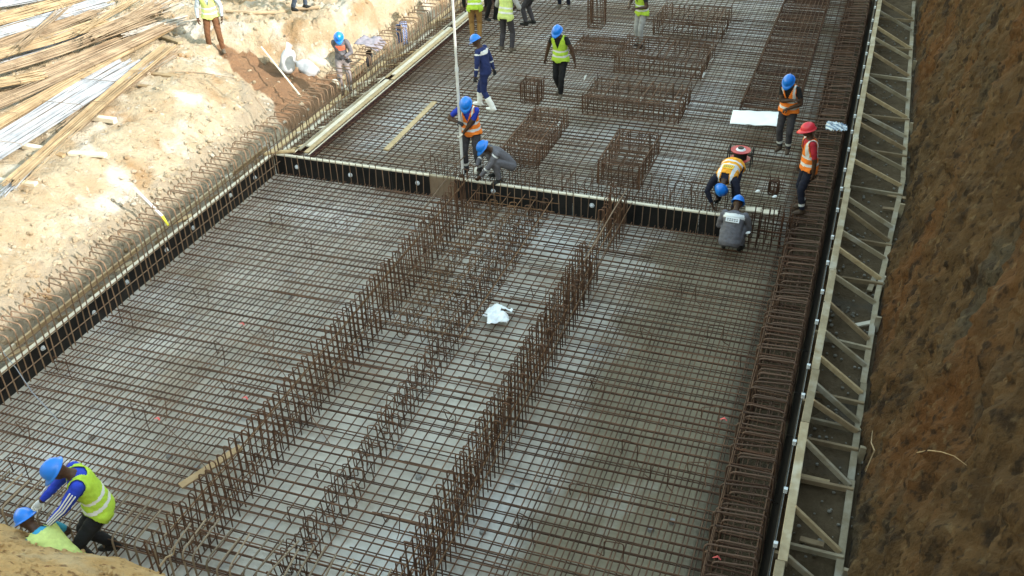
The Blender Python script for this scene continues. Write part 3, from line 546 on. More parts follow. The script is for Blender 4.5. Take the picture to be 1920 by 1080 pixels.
# ------------------------------------------------------------------ loose things
tag(MB().bar(P(815,191,.02),P(724,281,.03),.13,.03).build('plank',WOODY),'long yellow plank lying on the far mat by the man with the staff','plank')
tag(MB().bar(P(452,838,.0),P(338,912,-.08),.12,.03).build('plank',mat('plank_tan',(.24,.155,.08),.8,(.33,.22,.12),4)),'tan plank threaded through the left stirrup row near the bottom','plank')
tag(MB().bar(P(1398,392,.04),P(1428,394,.04),.16,.03).build('plank',WOODP),'short pale board left of the pair beside the squatting man','plank')
tag(MB().bar(P(1426,397,.04),P(1458,399,.04),.16,.03).build('plank',WOODP),'short pale board right of the pair beside the squatting man','plank')
# staff
stf=thing('survey_staff','tall pale levelling staff held upright by the man in orange vest','staff',tuple(P(868,328,.02)))
MB().bar((0,0,0),(0,0,2.3),.055,.035,(0,1,0)).build('lower_section',mat('alu',(.62,.63,.65),.4,(.5,.5,.52),9),stf); MB().bar((0,0,2.2),(.0,0,4.6),.045,.026,(0,1,0)).build('upper_section',MATS['alu'],stf); MB().bar((0,0,2.18),(0,0,2.26),.065,.045,(0,1,0)).build('clamp',TIE,stf); MB().bar((0,0,-.02),(0,0,.03),.065,.045,(0,1,0)).build('foot',BLACK,stf)
# sheets of cloth, paper, bags
def sheet(name,label,cat,c,ax,ay,nu,nv,amp,m,seed,drape=None,mask=None,thick=.004,fr=3.):
    u,v=np.meshgrid(np.linspace(-.5,.5,nu),np.linspace(-.5,.5,nv)); n=np.cross(ax,ay); n=n/np.linalg.norm(n)
    h=amp*fbm(u*fr+seed*3.1,v*fr+seed,3)+amp*.5*np.abs(fbm(u*fr*2+seed,v*fr*.8,2))
    Q=c+u[...,None]*ax+v[...,None]*ay+h[...,None]*n
    if drape: Q=drape(Q,u,v)
    me=bpy.data.meshes.new(name); f=[(r*nu+k,r*nu+k+1,(r+1)*nu+k+1,(r+1)*nu+k) for r in range(nv-1) for k in range(nu-1) if mask is None or mask(u[r,k],v[r,k])]
    me.from_pydata([tuple(q) for q in Q.reshape(-1,3)],[],f); me.materials.append(m); me.polygons.foreach_set('use_smooth',[True]*len(f)); o=ob(name,me)
    sm=o.modifiers.new('s','SOLIDIFY'); sm.thickness=thick; return tag(o,label,cat)
a=P(1368,234,.06); b=P(1458,238,.06); c_=P(1374,208,.06)
sheet('drawing_sheet','large blank white paper spread on the far mat by the man reading','paper',(b+c_)/2+V(0,0,.02),b-a,c_-a,24,12,.035,PAPER,2,fr=2)
cs=P(932,592,-.30)
def crump(Q,u,v):
    r=np.hypot(u,v*.9); Q[...,2]+=.07*np.exp(-(r/.28)**2)+.03*np.abs(np.sin(7*u+3*v)); Q[...,2]=np.maximum(Q[...,2],-.315); return Q
sheet('cloth','crumpled white cloth lying on the near mat between the stirrup rows','cloth',cs,V(.48,.04,0),V(-.03,.62,0),34,34,.06,WHITE,5,crump,lambda u,v: (np.hypot(u,v)+.08*math.sin(5*math.atan2(v,u)+1)<.45) and not (u>.08 and .02<v<.22),fr=4)
def hang(Q,u,v):
    z=Q[...,2]; w=np.abs(v); Q[...,2]=z-np.maximum(0,w-.09)*1.35-.02; Q[...,0]=np.where(v>0,np.minimum(v,.09),np.maximum(v,-.09))*1.0+Q[0,0,0]*0+np.mean(Q[...,0])+.05*np.sin(7*u)*np.maximum(0,w-.1)*2; return Q
def stripes(name,c1,c2,sc):
    m=mat(name,c1,.9); n=m.node_tree.nodes; L=m.node_tree.links; tc=n.new('ShaderNodeTexCoord'); wv=n.new('ShaderNodeTexWave'); wv.inputs['Scale'].default_value=sc; wv.inputs['Distortion'].default_value=1.5; wv.bands_direction='DIAGONAL'; L.new(tc.outputs['Object'],wv.inputs[0])
    mx=n.new('ShaderNodeMix'); mx.data_type='RGBA'; mx.inputs[6].default_value=(*c1,1); mx.inputs[7].default_value=(*c2,1); L.new(wv.outputs['Fac'],mx.inputs[0]); L.new(mx.outputs[2],n['Principled BSDF'].inputs['Base Color']); return m
q=P(752,42,.62); sheet('jacket','blue and white striped cloth hung over the hooked bars','cloth',q,V(.02,.30,0),V(1.1,0,0),16,36,.05,stripes('blue_stripe',(.05,.08,.26),(.30,.34,.44),9),8,lambda Q,u,v: hang(Q,u,v))
q=P(700,78,.62); sheet('jacket','grey jacket spread over the hooked bars left of the striped cloth','cloth',q+V(-.1,0,.02),V(0,.62,0),V(.62,0,0),20,20,.07,mat('lilac_cloth',(.16,.145,.18),.9,(.26,.245,.28),5),9,lambda Q,u,v: np.concatenate([Q[...,:2],(Q[...,2]-np.maximum(0,v-.22)*.6)[...,None]],-1))
q=P(692,108,.2); sheet('cloth_bag','dark cloth hanging below the grey jacket on the hooked bars','cloth',q,V(.05,.22,0),V(.0,.02,.42),10,14,.06,mat('dark_cloth',(.03,.03,.035),.9),4)
q=P(1562,268,.05); sheet('plastic_sheet','white and blue plastic sheet lying on the right edge bars behind the red helmet','plastic sheet',q,V(.46,.05,0),V(-.08,.5,0),26,26,.10,stripes('tarp',(.16,.22,.32),(.6,.64,.66),5),6,crump,lambda u,v: np.hypot(u,v)<.47+.03*math.sin(6*u),fr=3)
for o in [COL.objects[-1]]: o.location.z+=.33
# woven sacks
def sack(label,base,axis,L,w,seed):
    axis=nrm(axis); x,y=basis(axis); q=MB(); n=16; m_=14; rr=random.Random(seed); b=np.asarray(base,float)
    t=thing('sack',label,'sack',tuple(b)); 
    for i in range(m_):
        f=i/(m_-1); r=w*(1.0-.15*f)*min(1,.35+(f*6) if f<.12 else 1)*(1 if f<.8 else 1-.3*((f-.8)/.2)); c_=axis*L*f+V(0,0,.02*math.sin(f*5))
        for k in range(n):
            a_=2*math.pi*k/n; rr_=r*(1+.10*math.sin(3*a_+seed+4*f)+.07*math.sin(5*a_-7*f+seed)+.05*rr.uniform(-1,1)); q.v.append(tuple(c_+rr_*(math.cos(a_)*x+.72*math.sin(a_)*y)))
    for i in range(m_-1):
        for k in range(n): q.f.append((i*n+k,i*n+(k+1)%n,(i+1)*n+(k+1)%n,(i+1)*n+k)); q.m.append(0)
    q.f.append(tuple(range(n))[::-1]); q.f.append(tuple((m_-1)*n+k for k in range(n))); q.m+=[0,0]
    SK=mat('woven_sack',(.40,.41,.43),.8,(.30,.31,.33),7); o=q.build('body',SK,t,True); sb_=o.modifiers.new('s','SUBSURF'); sb_.levels=1; sb_.render_levels=1
    tp=axis*L; MB().tube([tp-axis*.06,tp+axis*.03,tp+axis*.11+x*.04],[w*.62,w*.5,w*.62],8,flat=.3).build('mouth',SK,t)
q=P(538,130,.1); zq=bz(q[0],q[1]); q=P(538,130,zq+.1); sack('upright white woven sack standing in the trench',q-V(0,0,.12),V(.05,.18,.75),.62,.25,1)
q=P(590,140,.1); zq=bz(q[0],q[1]); q=P(590,140,zq+.16); sack('white woven sack slumped beside the upright one',q,V(-.55,.25,.22),.62,.23,2)
# cable reel behind the bending man
rl=thing('cable_reel','red cable reel on a black tube stand behind the bending man','cable reel',tuple(P(1386,312,0)))
for z in (.17,.36): MB().tube([(0,0,z),(0,0,z+.012)],.20,20).build('flange',REDM,rl)
MB().tube([(0,0,.18),(0,0,.36)],.13,16).build('cable_coil',BLACK,rl); MB().tube([(0,0,.372),(0,0,.40)],[.10,.07],14).build('hub',WHITE,rl); MB().tube([(0,0,.40),(0,0,.42)],.06,10).build('hub_cap',BLACK,rl)
for sx in (-1,1): MB().tube(fillet([(sx*.23,-.16,0),(sx*.23,-.16,.40),(sx*.23,.16,.40),(sx*.23,.16,0)],.05),.012,6).build('stand_frame',BLACK,rl)
MB().tube([(-.23,0,.27),(.23,0,.27)],.012,6).build('axle',BLACK,rl)
for i,(x,y) in enumerate([(1095,150),(1317,145),(1357,55),(1282,195),(1200,190),(1045,238)]):
    q=P(x,y,.05); tag(MB().tube([q,q+V(.03,.02,.09),q+V(.06,0,.13)],[.02,.035,.012],6,flat=.5).build('plastic_scrap',WHITE),['white scrap by the left corner of the nearest box cage','white scrap at the right end of the middle box cage','white scrap at the right end of the farthest box cage','white scrap at the right end of the nearest box cage','white scrap caught on the nearest box cage top','white scrap beside the low brown cage'][i],'scrap')
for i,(x,y) in enumerate([(1420,362),(1452,372),(1335,385),(1402,440)]):
    q=P(x,y,.03); tag(MB().ell(q+V(0,0,.04),((.045,.012,.01),(-.01,.03,.008),(.01,0,.022)),7,5).build('plastic_scrap',WHITE),['white lump on the mat above the pale boards','white lump near the red helmeted worker','white lump left of the bending man','white lump by the squatting man'][i],'scrap')

# ------------------------------------------------------------------ people
SKIN=mat('skin',(.045,.022,.014),.55,(.065,.034,.021),20); HAIR=mat('hair',(.008,.007,.006),.9); EYE=mat('eye',(.5,.47,.43),.4)
REFL=mat('reflective',(.62,.63,.64),.45); LIPS=mat('lips',(.09,.035,.03),.6)
FAB={}
def fab(n,c,r=.9):
    return mat('fabric_'+n,c,r,tuple(q*.78 for q in c),14,bump=.006,bscale=28)
HELM=lambda n,c: mat('helmet_'+n,c,.33,spec=.5)
BLUE=HELM('blue',(.008,.17,.66)); RED=HELM('red',(.62,.03,.05))
def rot(v,ax,deg):
    a_=math.radians(deg); ax=nrm(ax); v=np.asarray(v,float); return v*math.cos(a_)+np.cross(ax,v)*math.sin(a_)+ax*(ax@v)*(1-math.cos(a_))
def ik(A,T,l1,l2,pole):
    d=T-A; L=np.linalg.norm(d); L2=min(max(L,abs(l1-l2)+.02),(l1+l2)*.995); T=A+d/L*L2; d=d/L
    x=(l1*l1-l2*l2+L2*L2)/(2*L2); h=math.sqrt(max(0,l1*l1-x*x)); p=pole-d*(pole@d); p=nrm(p); return A+d*x+p*h,T
def cap_tube(q,pts,rs,n=12,flat=1.,up=(0,0,1)):
    pts=[np.asarray(p,float) for p in pts]; d0=nrm(pts[0]-pts[1]); d1=nrm(pts[-1]-pts[-2])
    P_=[pts[0]+d0*rs[0]*.85,pts[0]+d0*rs[0]*.5]+pts+[pts[-1]+d1*rs[-1]*.5,pts[-1]+d1*rs[-1]*.85]; R_=[rs[0]*.35,rs[0]*.82]+list(rs)+[rs[-1]*.82,rs[-1]*.35]
    q.tube(P_,R_,n,flat=flat,up=up)
def hand(q,w,d,palm,side,mi,curl=35):
    "five fingered hand at wrist w pointing along d, palm facing 'palm'"
    d=nrm(d); palm=nrm(palm-d*(palm@d)); s=np.cross(d,palm)*side
    k=len(q.f); c=w+d*.045; q.ell(c,(s*.043,palm*.019,d*.056),8,6)
    for i,(o,L) in enumerate(((-.030,.070),(-.010,.080),(.011,.076),(.031,.060))):
        b=w+d*.088+s*(-o); v=d; pts=[b-d*.02,b]
        for j,f in enumerate((.45,.32,.25)):
            v=nrm(rot(v,np.cross(d,palm),curl*(.6+.35*j))); pts.append(pts[-1]+v*L*f)
        q.tube(pts,[.0105,.0105,.0098,.009,.006],6)
    b=w+d*.03+s*.034; v=nrm(d*.6+s*.75+palm*.3); q.tube([b-s*.015,b+v*.03,b+v*.03+nrm(v+d*.6+palm*.4)*.03,b+v*.03+nrm(v+d*.6+palm*.4)*.03+nrm(d+palm*.5)*.022],[.013,.0125,.011,.007],6)
    q.m[k:]=[mi]*(len(q.f)-k)
def person(label,loc,head_dir,sc=1.,hip=(0,0,.93),lean=4,curve=6,side=0,twist=0,hpitch=15,hyaw=0,hroll=0,fL=(-.10,.02,0,-8),fR=(.10,-.02,0,8),hL=None,hR=None,eL=None,eR=None,kpole=(0,1,0),
           shirt=None,trousers=None,shoes=None,sleeve=1.,vest=None,helmet=BLUE,boot=0.,cuff=None,shin_band=False,glove=(None,None),vopen=True,bands='full',arm_band=False,back_band=False,group='workers on the site',girth=1.,collar=None,back_patch=None,stripes3=False,chest=None):
    root=thing('person',label,'person',tuple(loc),group)
    hd=nrm(V(head_dir[0],head_dir[1],0)); rt=V(hd[1],-hd[0],0); W=lambda x,y,z: rt*x+hd*y+V(0,0,z)
    up=V(0,0,1); pel=W(*hip)*1.0
    sp1=rot(rot(up,rt,-lean),hd,side); sp2=rot(sp1,rt,-curve); sp3=rot(sp2,rt,-curve*.6)
    waist=pel+sp1*.20; chestp=waist+sp2*.20; neck=chestp+sp3*.14
    prt=nrm(rt-sp1*(rt@sp1)); srt=rot(prt,sp2,twist); srt=nrm(srt-sp3*(srt@sp3)); pf=np.cross(sp1,prt)*1.; sf=np.cross(sp3,srt)
    if pf@hd<0 and lean<80: pf=-pf
    sf=np.cross(srt,sp3)*-1; sf=np.cross(sp3,srt); sf=sf if (np.cross(sp3,srt)@np.cross(sp3,srt))else sf
    sh=[chestp+sp3*.085-srt*.185*girth,chestp+sp3*.085+srt*.185*girth]
    hj=[pel-prt*.092-sp1*.02,pel+prt*.092-sp1*.02]
    # legs
    feet=[]; knees=[]
    for j,(ff,h_) in enumerate(((fL,hj[0]),(fR,hj[1]))):
        an=W(ff[0],ff[1],ff[2]+.085); kn,an=ik(h_,an,.435,.415,W(*kpole)+prt*(-.15 if j==0 else .15)); knees.append(kn); feet.append(an)
    # arms
    el=[]; wr=[]
    for j,(ht,ep) in enumerate(((hL,eL),(hR,eR))):
        sgn=-1 if j==0 else 1
        T=W(*ht) if ht is not None else sh[j]+srt*sgn*.10-up*.52+hd*.05
        pole=W(*ep) if ep is not None else (srt*sgn*.7-sf*.7-up*.3)
        e_,w_=ik(sh[j],T,.295,.255,pole); el.append(e_); wr.append(w_)
    # head
    hf=rot(sf*1.,up,-hyaw); hf=nrm(hf-up*(hf@up)*.3); hx=nrm(np.cross(hf,sp3)); base_up=nrm(sp3*.5+up*.5 if lean<60 else sp3)
    hf=rot(nrm(hf-base_up*(hf@base_up)),hx,-hpitch); hu=rot(base_up-0*hf,hx,-hpitch); hu=nrm(hu-hf*(hu@hf)); hx=np.cross(hf,hu)
    if hroll: hu=rot(hu,hf,hroll); hx=np.cross(hf,hu)
    nk=neck+sp3*.05+hf*.01; hc=nk+hu*.125+hf*.02
    q=MB(); g=girth
    # torso rings
    def ring(p,x,y,a,b): return p,x,y,a,b
    R=[(pel-sp1*.09,prt,pf,.135*g,.105*g),(pel-sp1*.02,prt,pf,.168*g,.128*g),(pel+sp1*.08,prt,pf,.165*g,.122*g),(waist,prt,pf,.152*g,.112*g),((waist+chestp)/2,srt,sf,.160*g,.116*g),(chestp,srt,sf,.172*g,.120*g),(chestp+sp3*.07,srt,sf,.168*g,.108*g),(chestp+sp3*.115,srt,sf,.125*g,.082*g),(neck,srt,sf,.075,.066),(neck+sp3*.04,srt,sf,.052,.054)]
    n=20; b0=len(q.v)
    for (p,x,y,a_,b_) in R:
        for k in range(n):
            t=2*math.pi*k/n; q.v.append(tuple(p+x*a_*math.cos(t)+y*b_*math.sin(t)))
    for i in range(len(R)-1):
        for k in range(n): q.f.append((b0+i*n+k,b0+i*n+(k+1)%n,b0+(i+1)*n+(k+1)%n,b0+(i+1)*n+k)); q.m.append(0)
    q.f.append(tuple(b0+k for k in range(n))[::-1]); q.f.append(tuple(b0+(len(R)-1)*n+k for k in range(n))); q.m+=[0,0]
    ls=1.0 if sleeve<.6 else 1.18
    for j in range(2):
        cap_tube(q,[hj[j],hj[j]*.5+knees[j]*.5,knees[j]],[.098*g,.086*g,.070*g])
        m_=knees[j]*.62+feet[j]*.38; cap_tube(q,[knees[j],m_,feet[j]+V(0,0,.02)],[.068*g,.069*g,.055*g])
        ty=math.radians((fL,fR)[j][3]); fd=nrm(hd*math.cos(ty)+rt*math.sin(ty)); gz=feet[j][2]-.085; an=feet[j]
        dn=V(0,0,-1)
        q.ell(an+fd*.045+dn*.045,(fd*.145,np.cross(V(0,0,1),fd)*.05,V(0,0,.045)),12,8); q.ell(an+dn*.03-fd*.02,(fd*.06,np.cross(V(0,0,1),fd)*.045,V(0,0,.07)),10,8); q.ell(an+fd*.11+dn*.055,(fd*.075,np.cross(V(0,0,1),fd)*.048,V(0,0,.03)),10,6)
        if boot: cap_tube(q,[an+dn*.02,an*(1-boot)+knees[j]*boot],[.058,.074])
        cap_tube(q,[sh[j]-srt*(0.03 if j else -.03),sh[j]*.5+el[j]*.5,el[j]],[.064*ls,.056*ls,.046*ls]); cap_tube(q,[el[j],el[j]*.6+wr[j]*.4,wr[j]],[.045*ls,.042*(ls if sleeve>.6 else 1),.030*(1.15 if sleeve>.9 else 1)])
    cap_tube(q,[neck-sp3*.03,nk+hu*.06],[.058,.054])
    q.ell(hc,(hx*.075,hf*.093,hu*.112),16,12); q.ell(hc+hf*.028-hu*.062,(hx*.056,hf*.060,hu*.052),12,8); q.ell(hc+hf*.09-hu*.018,(hx*.017,hf*.024,hu*.026),8,6); q.ell(hc+hf*.085-hu*.055,(hx*.026,hf*.014,hu*.012),8,6); q.ell(hc+hf*.082+hu*.028,(hx*.05,hf*.014,hu*.013),8,6)
    for s_ in (-1,1): q.ell(hc+hx*.076*s_-hf*.008-hu*.012,(hx*.014,hf*.022,hu*.032),8,6)
    me=q.mesh('body',[SKIN]); tmp=ob('body',me); mo=tmp.modifiers.new('r','REMESH'); mo.mode='VOXEL'; mo.voxel_size=.0125; mo.use_smooth_shade=True; ms=tmp.modifiers.new('s','SMOOTH'); ms.iterations=4; ms.factor=.5
    dg=bpy.context.evaluated_depsgraph_get(); bm=bpy.data.meshes.new_from_object(tmp.evaluated_get(dg)); bpy.data.objects.remove(tmp)
    nv=len(bm.vertices); co_=np.empty(nv*3); bm.vertices.foreach_get('co',co_); co_=co_.reshape(-1,3); no=np.empty(nv*3); bm.vertices.foreach_get('normal',no); no=no.reshape(-1,3)
    # cloth folds
    fo=fbm(co_[:,0]*9+co_[:,2]*4,co_[:,2]*11+co_[:,1]*9,3); hmask=np.clip((np.linalg.norm(co_-hc,axis=1)-.16)/.05,0,1)*np.clip(np.minimum(np.linalg.norm(co_-wr[0],axis=1),np.linalg.norm(co_-wr[1],axis=1))/.12,0,1)
    co_=co_+no*(fo*.011*hmask)[:,None]
    F=np.array([list(p.vertices) for p in bm.polygons]); cen=co_[F].mean(1)
    # nearest bone
    segs=[('torso',pel-sp1*.06,waist,.12),('torso',waist,chestp+sp3*.04,.12),('torso',pel-prt*.07,chestp-srt*.08,.10),('torso',pel+prt*.07,chestp+srt*.08,.10),('torso',chestp+sp3*.05-srt*.12,chestp+sp3*.05+srt*.12,.075),('head',nk+hu*.03,hc+hu*.03,.10),('neck',neck,nk+hu*.02,.058)]
    for j in range(2): segs+=[('thigh%d'%j,hj[j],knees[j],.085*g),('shin%d'%j,knees[j],feet[j],.064*g),('foot%d'%j,feet[j]-V(0,0,.04),feet[j]-V(0,0,.05)+nrm(hd*math.cos(math.radians((fL,fR)[j][3]))+rt*math.sin(math.radians((fL,fR)[j][3])))*.14,.05),('uparm%d'%j,sh[j],el[j],.058*ls),('fore%d'%j,el[j],wr[j],.04*ls)]
    D=[];Tt=[]
    for (_,a_,b_,r_) in segs:
        ab=b_-a_; t=np.clip(((cen-a_)@ab)/(ab@ab),0,1); D.append(np.linalg.norm(cen-a_-t[:,None]*ab,axis=1)-r_); Tt.append(t)
    best=np.argmin(np.array(D),0); tz=np.array(Tt)[best,np.arange(len(cen))]; zone=np.array([s[0] for s in segs])[best]
    # torso coordinates
    wv=np.clip(((cen-pel)@nrm(neck-pel))/np.linalg.norm(neck-pel),-.3,1.2); axp=pel+np.clip(wv,0,1)[:,None]*(neck-pel); u_=((cen-axp)@srt); v_=((cen-axp)@nrm(pf+sf))
    mats=[SKIN]; 
    def mi_(m):
        if m not in mats: mats.append(m)
        return mats.index(m)
    idx=np.zeros(len(cen),int); iS=mi_(shirt); iT=mi_(trousers); iB=mi_(shoes)
    isz=lambda z: np.char.startswith(zone,z)
    idx[isz('torso')]=iS; idx[isz('torso')&(wv<.06)]=iT; idx[isz('thigh')]=iT; idx[isz('shin')]=iT; idx[isz('foot')]=iB; idx[isz('shin')&(tz>.93)]=iB
    if boot: idx[isz('shin')&(tz>1-boot)]=iB
    arm=isz('uparm')|isz('fore'); at=np.where(isz('fore'),.5+tz*.5,tz*.5); idx[arm&(at<sleeve)]=iS
    idx[isz('neck')]=0; hl=(cen-hc); hz_=hl@hu; hy_=hl@hf; idx[isz('head')]=0; idx[isz('head')&(hz_>.02)&(hy_<.055)]=mi_(HAIR); idx[isz('head')&(np.abs(hz_+.056)<.009)&(hy_>.07)&(np.abs(hl@hx)<.026)]=mi_(LIPS)
    if collar: idx[isz('neck')&((cen-neck)@sp3<.04)]=mi_(collar); idx[isz('torso')&(wv>.93)&(np.abs(u_)<.1)]=mi_(collar)
    if shin_band: idx[isz('shin')&(tz>.62)&(tz<.76)]=mi_(REFL)
    if arm_band: idx[isz('fore')&(tz>.12)&(tz<.32)]=mi_(REFL); idx[isz('uparm')&(tz>.1)&(tz<.2)]=mi_(REFL)
    if back_band: idx[isz('torso')&(wv>.74)&(wv<.90)&(v_<-.02)]=mi_(REFL)
    if chest: idx[isz('torso')&(wv>.55)&(wv<.8)&(v_>.03)&(np.abs(u_)<.12)]=mi_(chest)
    if cuff: idx[isz('fore')&(tz>.85)]=mi_(cuff)
    q2=MB(); q2.v=[tuple(p) for p in co_]; q2.f=[tuple(f) for f in F]; q2.m=list(map(int,idx))
    for j in range(2):
        d_=nrm(wr[j]-el[j]); sgn=-1 if j==0 else 1; palm=-srt*sgn*.8+sf*.2+up*(.0 if abs(d_@up)>.6 else -.9); gm=glove[j] or SKIN; hand(q2,wr[j],d_,palm,-sgn,mi_(gm),30 if (hL,hR)[j] is None else 48)
    for s_ in (-1,1):
        k=len(q2.f); q2.ell(hc+hf*.083+hu*.008+hx*.03*s_,(hx*.013,hf*.010,hu*.008),8,6); q2.m[k:]=[mi_(EYE)]*(len(q2.f)-k)
    bo=q2.build('body',mats,root,True); bpy.data.meshes.remove(bm)
    root.scale=(sc,)*3
    # vest
    if vest:
        sel=isz('torso')&(wv>-.10)&(wv<1.0)|(isz('thigh')&(tz<.10))
        sel&=~((np.abs(u_)>.178*g)&(wv>.62))
        if vopen: sel&=~((v_>.0)&(wv>.5)&(np.abs(u_)<(wv-.5)*.19))
        sel&=~((wv>.9)&(np.abs(u_)<.07))
        vi=np.where(sel)[0]; use=np.unique(F[vi]); mp=-np.ones(nv,int); mp[use]=np.arange(len(use))
        wvv=np.clip(((co_[use]-pel)@nrm(neck-pel))/np.linalg.norm(neck-pel),-.2,1); off=.016+.028*np.clip(.55-wvv,0,1)**1.2
        nn=no[use]; fo2=fbm(co_[use][:,0]*7+3,co_[use][:,2]*3+co_[use][:,1]*7,2)*.014*np.clip(1-wvv,0.2,1)
        vv=co_[use]+nn*(off+fo2)[:,None]
        # second skin so that the cloth has thickness
        c_=cen[vi]; w2=wv[vi]; u2=np.abs(u_[vi]); m2=np.zeros(len(vi),int)
        if bands=='full': m2[(w2>.10)&(w2<.20)]=1; m2[(w2>.36)&(w2<.46)]=1; m2[(np.abs(u2-.115)<.026)&(w2>.46)]=1
        elif bands=='two': m2[(w2>.12)&(w2<.20)]=1; m2[(w2>.34)&(w2<.42)]=1
        q3=MB(); q3.v=[tuple(p) for p in vv]; q3.f=[tuple(mp[f]) for f in F[vi]]; q3.m=list(map(int,m2)); vo=q3.build('vest',[vest,REFL if bands!='none' else vest],root,True)
        so_=vo.modifiers.new('t','SOLIDIFY'); so_.thickness=.008; so_.offset=0
    if back_patch:
        m,w_,h_,wc=back_patch; c_=pel+(neck-pel)*wc; bn=-nrm(pf+sf); upv=nrm(neck-pel); o_=c_+bn*(.135*g+.035); q4=MB(); q4.bar(o_-srt*w_/2,o_+srt*w_/2,.006,h_,upv,ch=.002); pt=q4.build('back_patch',m,root)
        q5=MB(); 
        for r_ in range(2):
            for k in range(5):
                xx=-w_*.4+k*w_*.17; q5.bar(o_+bn*.006+srt*xx+upv*(h_*(.16-.34*r_)),o_+bn*.006+srt*(xx+w_*.11)+upv*(h_*(.16-.34*r_)),.003,h_*.16,upv,ch=.0005)
        q5.build('lettering',mat('lettering',(.10,.10,.11),.8),pt)
    if stripes3:
        for j in range(2):
            sgn=-1 if j==0 else 1; dirn=nrm(srt*sgn*.75+up*.55)
            for k in (-1,0,1):
                pts=[]
                for (A,B,ra,rb) in ((sh[j],el[j],.078,.062),(el[j],wr[j],.060,.042)):
                    ax_=nrm(B-A); o1=nrm(dirn-ax_*(dirn@ax_)); o2=np.cross(ax_,o1)
                    for t in ((.12,.5,.9) if A is sh[j] else (.12,.5,.88)): pts.append(A+(B-A)*t+(o1*math.cos(k*.36)+o2*math.sin(k*.36))*((ra*(1-t)+rb*t)*1.10+.004))
                MB().tube(pts,.008,5).build('sleeve_stripe',REFL,root)
    # helmet
    if helmet:
        hm=MB(); nn=24; mm=9; c0=hc+hu*.030-hf*.004
        for i in range(mm):
            t=math.pi/2*i/(mm-1)
            for k in range(nn):
                a_=2*math.pi*k/nn; cx_,sy=math.cos(a_),math.sin(a_); rdg=.008*math.exp(-(cx_*math.sin(t)*.105/.022)**2)*(1 if t<1.35 else .3)
                hm.v.append(tuple(c0+hx*cx_*(.108+rdg*0)*math.sin(t)+hf*sy*(.132+rdg)*math.sin(t)+hu*((.118+rdg)*math.cos(t))))
        for (ex,dz) in ((.006,-.006),(.020,-.014),(.019,-.020),(.002,-.016)):
            for k in range(nn):
                a_=2*math.pi*k/nn; cx_,sy=math.cos(a_),math.sin(a_); pk=max(0,sy)**2*.055*(ex/.02)
                hm.v.append(tuple(c0+hx*cx_*(.108+ex)+hf*sy*(.132+ex+pk)+hu*(dz-.25*pk)))
        for i in range(mm+3):
            for k in range(nn): hm.f.append((i*nn+k,(i+1)*nn+k,(i+1)*nn+(k+1)%nn,i*nn+(k+1)%nn)); hm.m.append(0)
        ho=hm.build('helmet',helmet,root,True)
    return root,dict(wr=[root.location+Vector(w*sc) for w in wr])
LIME=fab('lime',(.42,.62,.06)); LIMEP=fab('lime_pale',(.55,.66,.22)); ORANGE=fab('orange',(.85,.22,.03)); YELL=fab('orange_yellow',(.85,.36,.03))
GREY=fab('overall_grey',(.13,.125,.145)); NAVY=fab('navy',(.02,.032,.12)); NAVYD=fab('navy_dark',(.012,.014,.03)); BLK=fab('black',(.012,.012,.014)); BROWN=fab('brown',(.13,.06,.03)); TANF=fab('tan',(.30,.17,.06)); CHAR=fab('charcoal',(.05,.046,.055)); LGREY=fab('light_grey',(.33,.33,.34)); REDF=fab('red',(.38,.02,.035)); ROYAL=fab('royal',(.02,.05,.45)); PALEB=fab('pale_blue',(.35,.42,.5)); DENIM=fab('denim',(.05,.07,.11))
BOOT=mat('boot_black',(.012,.012,.012),.6); BOOTB=mat('boot_brown',(.07,.045,.03),.7); WBOOT=mat('boot_white',(.8,.8,.79),.4); SHOEB=mat('shoe_dusty',(.10,.08,.06),.8); GLOVE=mat('glove_pale',(.62,.60,.55),.9); GLOVED=mat('glove_dark',(.03,.03,.035),.9)
G=lambda x,y,z: P(x,y,z)
def onbank(x,y,z=1.):
    for _ in range(6):
        p=P(x,y,z); z=bz(p[0],p[1])+.01
    return P(x,y,z)
person('man in lime vest and brown trousers standing on the left bank',onbank(407,97),(.45,-.9),fL=(-.17,.08,0,-15),fR=(.16,-.05,0,10),shirt=PALEB,trousers=BROWN,shoes=SHOEB,vest=LIMEP,sleeve=.95,bands='two',lean=3)
person('legs of a person in dark jeans standing at the far bank edge',onbank(562,18),(.8,.1),fL=(-.12,.12,0,-5),fR=(.12,-.12,0,20),shirt=DENIM,trousers=DENIM,shoes=BOOT)
person('stooping man in grey overalls holding something orange beside the far left formwork',P(650,173,-.10),(.45,-.9),sc=.93,hip=(.02,-.03,.90),lean=6,curve=9,hpitch=34,fL=(-.10,-.02,0,-5),fR=(.08,.10,0,10),shirt=GREY,trousers=fab('overall_mauve',(.24,.21,.22)),shoes=BOOTB,sleeve=.97,shin_band=True,chest=fab('coral',(.75,.16,.09)),glove=(GLOVED,GLOVED),hL=(-.06,.28,1.06),hR=(-.22,.10,.78),group='workers on the site')
person('man in lime vest and tan trousers at the top edge, behind the blue overalls',P(893,78,0),(-.3,.9),fL=(-.09,0,0,-5),fR=(.09,0,0,5),shirt=BLK,trousers=TANF,shoes=BOOTB,vest=LIME,bands='two',lean=10,sleeve=.95,vopen=False)
person('dark trousered legs behind the man in tan trousers',P(922,38,0),(.9,-.3),fL=(-.10,.05,0,-5),fR=(.10,-.1,0,5),shirt=NAVYD,trousers=BLK,shoes=BOOT,lean=20)
person('man in pale lime vest and charcoal trousers with his back to us',P(950,96,0),(.15,1),fL=(-.15,0,0,-10),fR=(.14,.02,0,12),shirt=LGREY,trousers=CHAR,shoes=SHOEB,vest=LIMEP,bands='two',lean=8,girth=1.05,vopen=False,hL=(-.2,.3,1.0),hR=(.22,.3,1.05))
